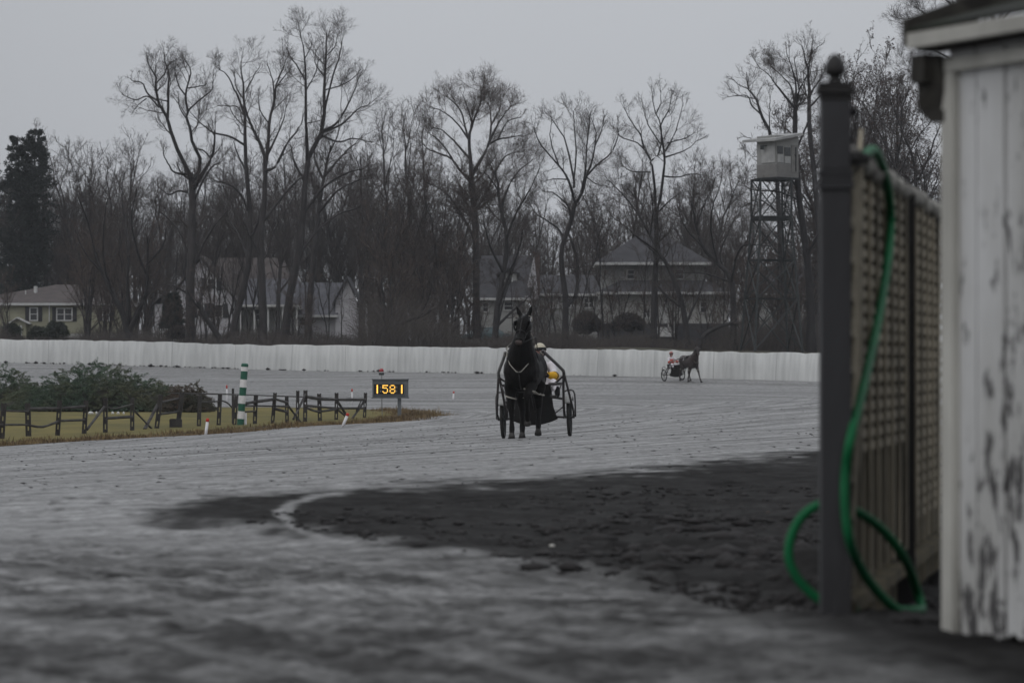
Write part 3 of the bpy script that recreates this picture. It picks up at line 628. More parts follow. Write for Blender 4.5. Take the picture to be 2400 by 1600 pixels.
C_ = [([(616, 803), (616, 692), (611, 608), (613, 524), (621, 468), (622, 425), (622, 374), (608, 332), (588, 290), (577, 256), (570, 225)], 22, 3),
 ([(622, 400), (628, 340), (630, 284), (641, 234), (644, 200), (653, 172), (664, 150)], 11, 2), ([(641, 234), (638, 190), (625, 150)], 5, 2), ([(644, 205), (665, 180), (680, 165)], 4, 2), ([(622, 400), (647, 391), (675, 340), (698, 312), (712, 285)], 9, 3),
 ([(630, 290), (610, 260), (607, 230)], 4, 2), ([(624, 370), (645, 320), (660, 280), (668, 240)], 7, 2), ([(613, 524), (650, 470), (690, 420), (720, 400)], 9, 3), ([(612, 600), (590, 560), (575, 520)], 7, 3)]
traced("bare_tree", "bare tree with two crowded stems before the blue grey garage roof", C_, 284, 103, l1=2.4)
D_ = [([(662, 803), (681, 678), (698, 608), (709, 524), (714, 440), (720, 374), (754, 307), (759, 256), (759, 200), (762, 144), (765, 102), (765, 74)], 22, 2.5),
 ([(720, 374), (720, 312), (720, 256), (723, 186), (720, 130), (714, 92)], 11, 2), ([(757, 280), (765, 240), (785, 172), (799, 130), (806, 98)], 7, 2), ([(754, 307), (787, 290), (810, 256), (824, 228), (849, 172)], 8, 2), ([(754, 310), (800, 290), (835, 256), (866, 240)], 7, 2),
 ([(762, 210), (795, 200), (821, 186), (845, 160)], 4, 2), ([(723, 200), (700, 160), (685, 140), (676, 120)], 5, 2), ([(722, 220), (745, 180), (752, 150)], 4, 2), ([(760, 180), (740, 150), (742, 120)], 4, 2), ([(764, 130), (785, 110), (790, 90)], 3, 1.5), ([(721, 150), (735, 120), (738, 100)], 3, 1.5),
 ([(715, 430), (690, 380), (680, 340)], 7, 3), ([(750, 315), (790, 330), (830, 320), (868, 330)], 7, 2), ([(711, 500), (760, 440), (810, 410), (850, 400)], 9, 3), ([(700, 600), (740, 540), (790, 500), (840, 480)], 9, 3)]
traced("tallest_bare_tree", "tallest bare tree in the row, twin leaders reaching highest into the sky", D_, 287, 104, l1=2.8)
E_ = [([(722, 800), (726, 700), (735, 600), (745, 500), (757, 420), (775, 340)], 20, 5), ([(735, 600), (700, 540), (690, 480)], 8, 3), ([(757, 420), (735, 370), (735, 320)], 8, 3), ([(760, 410), (800, 360), (830, 330)], 8, 3), ([(745, 500), (790, 450), (830, 430), (865, 420)], 8, 3), ([(770, 360), (790, 310), (790, 280)], 5, 2)]
traced("bare_tree", "dense bare tree close behind and right of the tallest tree", E_, 296, 105, l1=3.4, dens=1.3)
F_ = [([(1117, 805), (1116, 640), (1114, 531), (1109, 471), (1104, 410)], 20, 16),
 ([(1104, 412), (1103, 374), (1100, 325), (1109, 289), (1126, 245), (1128, 215)], 12, 2), ([(1105, 412), (1126, 374), (1145, 335), (1150, 296), (1150, 265), (1143, 230)], 11, 2), ([(1145, 335), (1167, 323), (1199, 316), (1225, 310)], 7, 2), ([(1146, 330), (1165, 289), (1187, 253), (1200, 235)], 7, 2),
 ([(1103, 374), (1085, 354), (1058, 323), (1034, 301), (1010, 296)], 8, 2), ([(1101, 418), (1082, 403), (1053, 367), (1010, 350), (985, 330)], 9, 2), ([(1100, 330), (1092, 306), (1082, 265), (1060, 235), (1040, 222)], 7, 2), ([(1100, 330), (1072, 290), (1040, 262), (1010, 248)], 6, 2),
 ([(1108, 300), (1098, 260), (1085, 225)], 5, 2), ([(1150, 290), (1170, 250), (1172, 220)], 5, 2), ([(1110, 500), (1140, 450), (1160, 400), (1185, 360), (1225, 345)], 8, 2), ([(1165, 325), (1190, 280), (1222, 270)], 5, 2), ([(1060, 370), (1030, 330), (1000, 310)], 5, 2), ([(1112, 560), (1080, 500), (1050, 460), (1000, 430)], 8, 2.5)]
traced("round_crowned_bare_tree", "bare tree with a broad rounded fine twigged crown above the centre", F_, 300, 106, l1=3.0, dens=1.45, twig=1.2, mc='twigb')
G_ = [([(1160, 803), (1165, 720), (1180, 640), (1188, 556), (1174, 495), (1167, 434), (1160, 400)], 17, 5), ([(1174, 495), (1190, 440), (1215, 400), (1250, 370)], 8, 2), ([(1187, 560), (1210, 500), (1240, 450), (1265, 400)], 8, 2), ([(1170, 450), (1150, 420), (1130, 400)], 5, 2), ([(1180, 640), (1150, 580), (1135, 520)], 8, 3), ([(1168, 720), (1195, 640), (1215, 590), (1225, 540)], 10, 3), ([(1164, 765), (1200, 730), (1245, 690)], 9, 3)]
traced("bare_tree", "dark forked bare tree just left of the black horse's head", G_, 280, 107, mt='barkd', l1=2.8, dens=1.2)
H_ = [([(1324, 803), (1326, 700), (1318, 640), (1317, 582), (1337, 523), (1350, 475)], 18, 10), ([(1350, 480), (1331, 421), (1307, 386), (1270, 346), (1248, 303)], 8, 2), ([(1345, 440), (1345, 421), (1334, 362), (1323, 322), (1302, 287), (1290, 270)], 7, 2), ([(1350, 475), (1366, 448), (1374, 413), (1387, 381), (1395, 341), (1398, 309), (1387, 270)], 9, 2), ([(1374, 413), (1400, 385), (1428, 362), (1444, 333), (1452, 300)], 6, 2),
 ([(1362, 452), (1372, 400), (1374, 354), (1380, 300), (1384, 265)], 6, 2), ([(1320, 560), (1310, 536), (1283, 515), (1255, 495), (1245, 480)], 7, 2), ([(1335, 530), (1334, 488), (1300, 455), (1275, 450)], 6, 2), ([(1345, 421), (1350, 360), (1345, 300), (1342, 265)], 5, 1.5), ([(1331, 421), (1300, 420), (1275, 425)], 4, 1.5), ([(1310, 390), (1290, 330), (1292, 285)], 4, 1.5), ([(1395, 341), (1412, 300), (1420, 265)], 4, 1.5), ([(1374, 413), (1400, 430), (1420, 432)], 4, 1.5),
 ([(1324, 720), (1350, 690), (1356, 620), (1340, 560), (1330, 540)], 12, 6)]
traced("forked_bare_tree", "bare forked tree with upswept branches right of the black horse", H_, 278, 108, mt='barkd', l1=2.2, dens=.95)
I_ = [([(1533, 805), (1533, 700), (1536, 640), (1539, 582), (1539, 488)], 18, 12), ([(1537, 492), (1535, 448), (1528, 394), (1524, 380), (1545, 357), (1547, 300), (1532, 268), (1524, 232)], 8, 2), ([(1541, 490), (1548, 461), (1553, 408), (1555, 373), (1548, 330), (1543, 300), (1561, 268), (1566, 235)], 9, 2), ([(1524, 378), (1508, 351), (1489, 335), (1454, 322), (1446, 300)], 5, 2), ([(1508, 351), (1500, 320), (1489, 306), (1470, 279), (1458, 255)], 5, 1.5),
 ([(1555, 373), (1580, 365), (1605, 355), (1635, 330)], 5, 1.5), ([(1555, 360), (1575, 325), (1586, 295), (1599, 245)], 5, 1.5), ([(1553, 415), (1588, 416), (1623, 407), (1658, 410)], 5, 1.5), ([(1524, 405), (1481, 402), (1460, 390)], 4, 1.5), ([(1546, 340), (1520, 300), (1510, 270), (1505, 250)], 4, 1.5), ([(1560, 340), (1600, 330), (1620, 320)], 4, 1.5), ([(1535, 272), (1545, 245), (1543, 215)], 3.5, 1.2), ([(1524, 378), (1505, 330), (1502, 300)], 4, 1.5), ([(1540, 500), (1570, 470), (1590, 455)], 5, 2)]
traced("slender_bare_tree", "slender bare tree standing in front of the pyramid roof's peak", I_, 276, 109, mt='barkd', l1=2.0, dens=.95)
K_ = [([(1612, 803), (1606, 750), (1594, 696), (1571, 635), (1543, 587), (1518, 540)], 18, 7), ([(1520, 545), (1500, 500), (1490, 460), (1470, 430)], 7, 2), ([(1543, 590), (1500, 560), (1470, 540)], 6, 2), ([(1518, 540), (1490, 490), (1450, 440), (1420, 410)], 6, 2), ([(1600, 720), (1560, 690), (1545, 670)], 10, 5), ([(1608, 760), (1640, 690), (1660, 640)], 8, 3), ([(1560, 615), (1480, 540), (1430, 500)], 5, 2), ([(1525, 550), (1530, 490), (1520, 430)], 5, 2)]
traced("leaning_bare_tree", "leaning bare tree crossing in front of the large house's porch", K_, 274, 110, mt='barkd', l1=2.8, dens=1.2)
L_ = [([(1720, 803), (1719, 747), (1714, 654), (1683, 618), (1647, 578), (1632, 530), (1620, 470)], 20, 4), ([(1714, 660), (1722, 610), (1735, 580), (1760, 577), (1800, 580)], 8, 2), ([(1683, 618), (1668, 560), (1665, 500), (1690, 420)], 7, 2), ([(1647, 578), (1610, 540), (1590, 500)], 6, 2), ([(1700, 640), (1690, 590), (1720, 520)], 7, 2), ([(1632, 530), (1650, 480), (1670, 440)], 5, 2), ([(1712, 660), (1650, 640), (1600, 640)], 6, 2)]
traced("crooked_bare_tree", "crooked bare tree between the large house and the watch tower", L_, 272, 111, mt='barkd', l1=2.8, dens=1.2)
M_ = [([(1902, 805), (1897, 668), (1885, 556), (1870, 440), (1864, 292), (1865, 245)], 24, 11), ([(1864, 255), (1829, 217), (1814, 201), (1799, 183), (1766, 158)], 7, 1.5), ([(1864, 251), (1856, 201), (1836, 176), (1811, 150)], 6, 1.5), ([(1866, 245), (1862, 193), (1846, 150), (1838, 130)], 6, 1.5), ([(1867, 245), (1872, 214), (1889, 179), (1895, 150)], 6, 1.5), ([(1872, 214), (1865, 170), (1858, 135)], 4, 1.5), ([(1870, 440), (1840, 400), (1815, 370), (1790, 350)], 6, 2), ([(1875, 470), (1820, 450), (1770, 450), (1735, 440)], 6, 2), ([(1868, 350), (1890, 300), (1905, 270)], 7, 3), ([(1890, 600), (1930, 520), (1950, 450)], 10, 3)]
traced("bare_tree", "bare tree rising right behind the white watch tower cabin", M_, 268, 112, mt='barkd', l1=2.2, dens=1.2, leaf=900)
N_ = [([(1940, 805), (1925, 600), (1910, 420), (1899, 300), (1899, 226), (1897, 176), (1890, 140), (1882, 105)], 20, 2), ([(1897, 176), (1901, 126), (1905, 95)], 4, 1.5), ([(1899, 226), (1920, 190), (1940, 160)], 6, 1.5), ([(1901, 126), (1915, 112), (1932, 100)], 3, 1), ([(1899, 250), (1935, 215), (1965, 195)], 6, 1.5), ([(1908, 400), (1950, 330), (1975, 260)], 8, 2)]
traced("bare_tree", "tall bare tree half hidden by the near fence post's finial", N_, 275, 113, mt='barkd', l1=2.2, dens=1.2)
O_ = [([(1826, 805), (1828, 600), (1822, 430), (1808, 320), (1783, 267), (1771, 231), (1753, 208), (1750, 170)], 15, 2), ([(1783, 267), (1760, 247), (1752, 228), (1730, 226), (1702, 232)], 5, 1.5), ([(1771, 231), (1745, 229), (1715, 220)], 3.5, 1), ([(1753, 208), (1730, 200), (1712, 185)], 3.5, 1), ([(1810, 330), (1780, 330), (1745, 320)], 5, 1.5), ([(1805, 318), (1802, 270), (1803, 230)], 4, 1.5), ([(1822, 430), (1790, 380), (1760, 370)], 5, 1.5), ([(1825, 500), (1780, 470), (1750, 480), (1720, 500)], 5, 1.5)]
traced("bare_tree", "thin bare tree spreading left above the watch tower roof", O_, 282, 114, mt='barkd', l1=1.9, dens=.9)
P_ = [([(2330, 800), (2320, 500), (2300, 250), (2285, 120), (2280, 0), (2270, -90)], 34, 8), ([(2290, 160), (2240, 90), (2200, 50), (2150, 10)], 10, 2), ([(2285, 110), (2220, 70), (2170, 60), (2125, 50)], 7, 2), ([(2283, 60), (2230, 20), (2180, -20), (2140, -40)], 8, 2), ([(2295, 220), (2240, 160), (2190, 130), (2140, 120)], 9, 2), ([(2300, 260), (2230, 210), (2180, 190), (2130, 200)], 8, 2), ([(2281, 20), (2240, -40), (2210, -80)], 8, 2), ([(2290, 150), (2340, 60), (2380, 0)], 10, 3)]
traced("bare_tree", "bare tree overhanging from behind the peeling shed's roof", P_, 235, 115, mt='barkd', l1=2.6, dens=1.3)
VL = [([(305, 806), (300, 775), (288, 735), (265, 690), (240, 640), (222, 590)], 26, 6), ([(302, 780), (325, 730), (345, 690), (352, 640), (355, 560)], 18, 4), ([(300, 770), (303, 710), (303, 650), (310, 600)], 14, 4), ([(265, 690), (250, 620), (255, 540), (270, 470)], 8, 2), ([(240, 640), (200, 590), (180, 540)], 7, 2), ([(350, 650), (330, 590), (320, 520), (335, 450)], 7, 2), ([(352, 620), (390, 580), (400, 540)], 7, 2), ([(307, 610), (300, 540), (285, 460), (290, 400)], 8, 2), ([(222, 590), (210, 520), (190, 460)], 5, 2)]
traced("v_trunk_tree", "dark low tree splitting into a wide V at the right end of the yellow house", VL, 276, 116, mt='barkd', l1=2.0, dens=.95)
# fallen and slanting trunks in the thicket
SL = [([(520, 800), (500, 770), (478, 740), (465, 705)], 16, 12), ([(470, 725), (450, 700), (440, 680)], 6, 3)]
traced("slanting_trunk", "slanting dark trunk leaning towards the thick straight trunk", SL, 277, 117, mt='barkd', l1=1.6, dens=1.2)
SL2 = [([(870, 800), (905, 770), (945, 755), (985, 740), (1010, 725)], 14, 8), ([(985, 740), (1005, 700), (1015, 660)], 6, 2)]
traced("slanting_trunk", "low dark trunk sloping up to the right behind the wall's middle", SL2, 275, 118, mt='barkd', l1=2.2, dens=1.6)
SL3 = [([(1636, 803), (1655, 782), (1680, 768), (1705, 760), (1730, 755)], 13, 8), ([(1690, 764), (1705, 745), (1712, 725)], 5, 2)]
traced("slanting_trunk", "low dark trunk sloping up towards the watch tower's foot", SL3, 270, 119, mt='barkd', l1=2.2, dens=1.6)
# ---- bushy trees filling the row: four seed trees, each copied with its own size and turn
PROTO = []
for k, (h, sp, r0, fk, nl, up_, tk) in enumerate([(15, 4.2, .20, .22, 11, .8, 1), (13, 3.6, .15, .12, 9, .95, 2), (16, 3.0, .17, .2, 12, 1.15, 1), (11, 3.8, .14, .15, 9, .75, 3)]):
    r = np.random.default_rng(300 + k); tr, cw, tp_ = grow(r, limbs_gen(r, h, sp, r0, fk, nl, .02, up_, tk), dens=.95, l1=2.3, t_trunk=.15, n2=8, n3=8, n4=2)
    PROTO.append((joinmesh("trunk", tr), joinmesh("crown", cw, False), h, leafmesh(r, tp_, 5200, .055)))
MID = [  # photo column, top row, distance, seed tree, label, leaves
 (150, 372, 352, 1, "bushy bare tree right of the dark conifer", 0), (205, 352, 354, 3, "bushy bare tree above the yellow house's roof ridge", 0), (262, 348, 350, 1, "bushy bare tree above the V trunked tree", 0), (318, 352, 352, 0, "bushy bare tree showing between the conifer and the thick straight trunk", 0),
 (110, 430, 345, 2, "dark bare tree against the conifer's right edge", 0), (-40, 400, 335, 0, "bare tree at the photo's left border", 0), (180, 470, 350, 3, "low twiggy tree over the middle of the yellow house's roof", 0), (365, 420, 358, 2, "bare tree directly left of the thick straight trunk", 0),
 (490, 390, 360, 1, "bare tree filling the gap right of the thick straight trunk", 0), (535, 430, 358, 3, "low bare tree over the white house's gable", 0), (650, 350, 330, 0, "bare tree far back between the two crowded stems and the tallest tree", 0), (800, 390, 362, 3, "dense bare tree below the tallest tree's right limbs", 0), (845, 330, 335, 0, "bare tree right of the tallest tree, reaching its lower limbs", 0),
 (890, 246, 318, 2, "narrow upright bare tree, left one of the slim trio in the middle", 0), (938, 238, 322, 2, "narrow upright bare tree, tallest of the slim trio in the middle", 0), (985, 262, 325, 2, "narrow upright bare tree next to the rounded crown", 0), (870, 420, 360, 1, "bare tree over the white garage gable", 0), (930, 430, 300, 3, "bare tree above the low sloping trunk in the middle", 1), (985, 440, 304, 1, "bare tree left below the rounded crown", 0), (1040, 450, 298, 3, "bare tree at the foot of the rounded crown", 1),
 (1225, 470, 348, 1, "bare tree above the dark gabled house", 0), (1270, 520, 350, 3, "low twiggy tree over the dark gabled house's brick chimney", 1), (1400, 480, 346, 3, "bushy tree left of the pyramid roof", 1), (1455, 380, 350, 1, "bushy bare tree left of the slender tree", 0), (1590, 395, 348, 1, "bushy bare tree right of the slender tree", 0), (1648, 400, 346, 3, "bushy bare tree right of the pyramid roof", 0), (1690, 470, 318, 1, "bare tree just left of the watch tower", 0),
 (1770, 540, 300, 3, "low twiggy tree seen through the watch tower's legs", 0), (1838, 560, 320, 0, "bare tree behind the watch tower's legs", 0), (1960, 215, 300, 1, "brown leaved tree beside the near fence post", 1), (2015, 200, 305, 0, "brown leaved tree between the fence post and the shed", 1), (2075, 185, 300, 1, "brown leaved tree left of the shed's eave", 1), (2125, 150, 295, 0, "brown leaved tree under the shed's eave", 1), (2180, 210, 290, 3, "brown leaved tree almost hidden by the shed", 1), (1925, 330, 290, 3, "low tree behind the near fence post", 1)]
MID += [(40 + 118 * k, 620 if k > 13 else [455, 470, 440, 480, 450, 430, 470, 440][k % 8], 372 + (k * 37) % 19, (1, 3, 0, 2)[k % 4], None, 0) for k in range(15)] + [(p_, t_p, 352 + i_ * 1.7, i_ % 4, None, 0) for i_, (p_, t_p) in enumerate([(430, 430), (468, 405), (560, 390), (600, 372), (640, 400), (690, 375), (735, 405), (775, 380), (830, 430), (1010, 420), (1075, 440), (120, 440), (170, 430), (235, 425), (290, 440), (345, 430), (385, 450), (905, 400), (950, 390), (1150, 470)])]
r = np.random.default_rng(77)
for px, ty, d, kd, lab, lf in MID:
    tr, cw, h, lv = PROTO[kd]; x = (px - 1200) / F * d; z0 = tz(x, d) - .2; H = HC + (YH - ty) * d / F - z0
    t_ = tree_obj("bushy_tree" if lab else "background_tree", lab or "grey bare tree in the farthest row behind the houses", tr, cw, (x, d, z0), M['bark'] if not lf else M['barkd'], M['twig'], "bushy trees behind the wall" if lab else "farthest row of bare trees", r.uniform(0, 6.28), H / h / .98, (lv, M['leafb']) if lf else None)
    t_.scale.x *= r.uniform(.85, 1.15); t_.scale.y = t_.scale.x
# ---- saplings of the thicket right behind the wall
SAP = []
for k in range(4):
    r2 = np.random.default_rng(400 + k); tr, cw, _ = grow(r2, limbs_gen(r2, 5.0, 1.6, .045, .08, 7, .05, 1.0, 2 + k % 2), dens=1.3, l1=1.2, t_trunk=.1, n2=5, n3=5, rm=.007)
    SAP.append((joinmesh("trunk", tr), joinmesh("crown", cw, False)))
for k in range(96):
    px = -30 + 2010 * (k + r.random()) / 96; d = r.uniform(277, 302); x = (px - 1200) / F * d; a, c = SAP[k % 4]
    if 20 < px < 185 or 775 < px < 850: continue
    dn_ = 880 < px < 1090 or px > 1690 or 190 < px < 345
    if not dn_ and r.random() < (.7 if px < 850 else .5): continue
    s = r.uniform(.8, 1.75) * (1.2 if dn_ else .8)
    tree_obj("sapling", "thin bare sapling in the brushy belt behind the white wall", a, c, (x, d, tz(x, d) - .1), M['barkd'], M['twigb'], "saplings in the brushy belt", r.uniform(0, 6.28), s)
r = np.random.default_rng(91); SLIM = []
for k in range(3):
    r2 = np.random.default_rng(430 + k); tr, cw, _ = grow(r2, limbs_gen(r2, 10.0, 2.4, .07, .2, 6, .05, 1.0, 1 + k % 2), dens=.6, l1=1.7, t_trunk=.25, n2=5, n3=4, rm=.005)
    SLIM.append((joinmesh("trunk", tr), joinmesh("crown", cw, False)))
for px in list(np.linspace(415, 600, 11)) + list(np.linspace(640, 850, 6)) + list(np.linspace(1150, 1400, 6)) + list(np.linspace(1420, 1700, 8)) + list(np.linspace(190, 300, 3)):
    px = px + r.uniform(-12, 12); d = r.uniform(288, 304); x = (px - 1200) / F * d; a, c = SLIM[int(r.integers(0, 3))]
    tree_obj("slim_tree", "slim bare tree between the brush and the houses", a, c, (x, d, tz(x, d) - .1), M['barkd'], M['twig'], "slim trees before the houses", r.uniform(0, 6.28), r.uniform(.7, 1.2))
# ---- undergrowth: arching stems, one mass
r = np.random.default_rng(88); n = 15000
px = r.uniform(-120, 2050, n); d = 268 + r.random(n) ** 1.3 * 34; x = (px - 1200) / F * d
d = np.maximum(d, np.interp(x, wl[:, 0], wl[:, 1]) + 1.2)
big = vnoise(px * .012, px * 0, 5); ht = r.uniform(.6, 1.9, n) * (.45 + .7 * big) * np.where((px > 0) & (px < 185), .5, 1) * np.where((px > 850) & (px < 1080), 2.4, 1) * np.where(px > 1690, 1.9, 1)
zb = gz(x, np.interp(x, wl[:, 0], wl[:, 1])) + np.interp(d - np.interp(x, wl[:, 0], wl[:, 1]), [0, 6, 30], [.6, 1.0, 1.8]) - .1
az = r.uniform(0, 6.28, n); be = r.uniform(.1, .9, n); C = np.zeros((n, 5, 3))
for k in range(5):
    f = k / 4; C[:, k] = np.c_[x + np.cos(az) * ht * be * f ** 1.6, d + np.sin(az) * ht * be * f ** 1.6, zb + ht * (f - .25 * be * f ** 3)]
C[:, 1:] += r.normal(0, .05, (n, 4, 3))
B, Br = spawn(r, C, np.full((n, 5), .012), 3, .25, ht * .4, (45, 15), .05, .2, 4, .8, .007)
me = joinmesh("undergrowth", [tubes(C, np.linspace(.013, .006, 5)[None] * np.ones((n, 1)), 3), tubes(B, Br, 3)], False)
tag(link("undergrowth", me, None, [M['brush']]), "tangled brown brush growing all along behind the white wall", "brush", kind="stuff")
# ---- far wood behind everything: reads as one mass
r = np.random.default_rng(99); P0 = []; n = 260
bx = r.uniform(-95, 110, n); by = r.uniform(390, 470, n); hh = r.uniform(9, 15, n)
C = np.zeros((n, 6, 3))
for k in range(6): C[:, k] = np.c_[bx, by, 4 + hh * k / 5]
C[:, 1:, :2] += np.cumsum(r.normal(0, .25, (n, 5, 2)), 1)
A1, A1r = spawn(r, C, np.linspace(.16, .03, 6)[None] * np.ones((n, 1)), 12, .12, hh * .36, (42, 12), .12, .15, 6, .5, .025)
B1, B1r = spawn(r, A1, A1r, 6, .2, np.full(len(A1), 1.6), (44, 14), .1, .18, 4, .6, .02)
me = joinmesh("far_wood", [tubes(C, np.linspace(.16, .03, 6)[None] * np.ones((n, 1)), 4), tubes(A1, A1r, 3), tubes(B1, B1r, 3)], False)
tag(link("far_wood", me, None, [M['twig']]), "grey bare wood far behind the houses", "wood", kind="stuff")
# ---- conifers
def conifer(name, label, px, ty, d, wide, seed, nb=190, tops=1, mt='needle'):
    r = np.random.default_rng(seed); x = (px - 1200) / F * d; z0 = tz(x, d) - .2; H = HC + (YH - ty) * d / F - z0
    t_ = thing(name, (x, d, z0), label, "tree"); tp = []; P = []; Rr = []
    for k in range(tops):
        ox = (k - (tops - 1) / 2) * wide * .55; hk = H * (1 if k == tops - 1 else .97)
        pts = np.c_[np.linspace(ox * .2, ox, 14), np.zeros(14), np.linspace(0, hk, 14)]; tp.append((pts, np.linspace(.28, .03, 14)))
        for j in range(nb):
            f = r.uniform(.1, .99); zz = hk * f; ln = wide * (.95 if tops == 1 else .62) * min(1.0, (1.03 - f) * 2.6) ** .8 * r.uniform(.6, 1.1) + .25; a = r.uniform(0, 6.28)
            q = np.linspace(0, 1, 6)[:, None]; D = np.array([math.cos(a), math.sin(a), 0])
            P.append(np.array([ox * (.2 + .8 * f), 0, zz]) + D * ln * q + np.array([0, 0, 1]) * (-.28 * ln * q + .30 * ln * q ** 2)); Rr.append(np.linspace(.03, .008, 6))
    P = np.array(P); Rr = np.array(Rr); S, Sr = spawn(r, P, Rr, 9, .2, np.linalg.norm(P[:, -1] - P[:, 0], axis=1) * .42, (50, 12), -.02, .12, 4, .7, .01)
    link("trunk", joinmesh("trunk", [tubes(np.array([q[0] for q in tp]), np.array([q[1] for q in tp]), 8), tubes(P, Rr, 3)]), t_, [M['barkd']])
    AS = [(P, 6), (S, 4)]; V = []
    for Cc, p in AS:
        m_ = len(Cc); rep = 26 if p == 6 else 9; i = np.repeat(np.arange(m_), rep); k = r.integers(1, p, len(i)); f = r.random((len(i), 1))
        c = Cc[i, k - 1] * (1 - f) + Cc[i, k] * f; u = (Cc[i, k] - Cc[i, k - 1]); u /= np.linalg.norm(u, axis=1)[:, None] + 1e-9; u = u + r.normal(0, .6, u.shape); u /= np.linalg.norm(u, axis=1)[:, None]
        v = np.cross(u, r.normal(size=u.shape)); v /= np.linalg.norm(v, axis=1)[:, None]; L_ = r.uniform(.14, .34, (len(i), 1)); V.append(np.stack([c, c + u * L_ * .5 + v * .045, c + u * L_, c + u * L_ * .5 - v * .045], 1).reshape(-1, 3))
    V = np.vstack(V); link("crown", fastmesh("crown", V, np.arange(len(V)).reshape(-1, 4)), t_, [M[mt]]); return t_
conifer("conifer", "tall dark evergreen with two tops behind the yellow house", 62, 303, 345, 2.9, 501, 330, 2)
conifer("conifer", "dark evergreen half out of view at the left border", -25, 372, 352, 2.4, 502, 220, 1)
conifer("columnar_evergreen", "dark columnar evergreen in front of the white house's side wing", 404, 690, 300, .62, 503, 150, 1)
conifer("small_evergreen", "small cone shaped evergreen left of the yellow house's porch", 26, 762, 305, .55, 504, 70, 1, 'evers')
conifer("small_evergreen", "wider small evergreen below the double window", 132, 757, 304, .62, 505, 80, 1, 'evers')
conifer("small_evergreen", "low evergreen right of the yellow house's porch door", 92, 770, 306, .6, 506, 60, 1, 'evers')
# rounded garden shrubs by the porch
def shrub(name, label, px, py, d, rx, rz_, seed, m_, n=5000, leaf=.07, drop=None, dep=None, core=None, cat="shrub", lobes=7, flat=.5, yc=.7):
    r = np.random.default_rng(seed); b = at(px, py, d) if drop is None else Vector(((px - 1200) / F * d, d, drop)); t_ = thing(name, b, label, cat); dep = dep or rx
    cs = [(0, 0, rz_ * .34, .8)] + [(a_ * rx, r.uniform(-.6, .6) * dep, rz_ * r.uniform(.30, .50) * (1 - .75 * abs(a_) ** 1.6), (.62 - .36 * abs(a_)) * r.uniform(.8, 1.05)) for a_ in np.linspace(-.78, .78, lobes)]
    mb = MB()
    for cx_, cy_, cz_, s in cs: mb.ell((cx_, cy_, cz_), (rx * s * .82, dep * s * .82, rz_ * .5 * s ** .5), 14, 9)
    core_m = mb.fuse("stem_core", core or m_, t_, max(.05, rx * .05), 3)
    w_ = np.array([s ** 2 for *_, s in cs]); i = r.choice(len(cs), n, p=w_ / w_.sum()); q = r.normal(size=(n, 3)); q /= np.linalg.norm(q, axis=1)[:, None]; q[:, 2] = np.abs(q[:, 2]) * np.where(r.random(n) < .8, 1, -1)
    C = np.array([c[:3] for c in cs])[i]; S = np.array([c[3] for c in cs])[i][:, None]; p = C + q * np.c_[rx * S, dep * S, rz_ * .5 * S ** .5] * r.uniform(.8, 1.06, (n, 1))
    p[:, 2] = np.maximum(p[:, 2], .03)
    u = q * np.array([1, 1, flat]) + r.normal(0, .45, (n, 3)); u[:, 2] += .12; u /= np.linalg.norm(u, axis=1)[:, None]; v = np.cross(u, r.normal(size=(n, 3))); v /= np.linalg.norm(v, axis=1)[:, None]
    L_ = leaf * r.uniform(.6, 1.9, (n, 1)); V = np.stack([p - u * L_, p + v * L_ * .3, p + u * L_, p - v * L_ * .3], 1).reshape(-1, 3)
    link("foliage", fastmesh("foliage", V, np.arange(4 * n).reshape(n, 4)), t_, [m_]); return t_
shrub("garden_shrub", "round clipped dark shrub before the porch of the large house", 1473, 772, 300, 1.25, 1.6, 601, M['brush'], 4000, .09, core=M['barkd'])
shrub("garden_shrub", "dense brown shrub at the left corner of the large house", 1376, 778, 300, 1.1, 2.1, 602, M['brush'], 4000, .09, core=M['barkd'])
shrub("garden_shrub", "dark shrub right of the picket fence by the thick trunk", 420, 792, 292, 1.0, 1.2, 603, M['brush'], 3000, .08, core=M['barkd'])
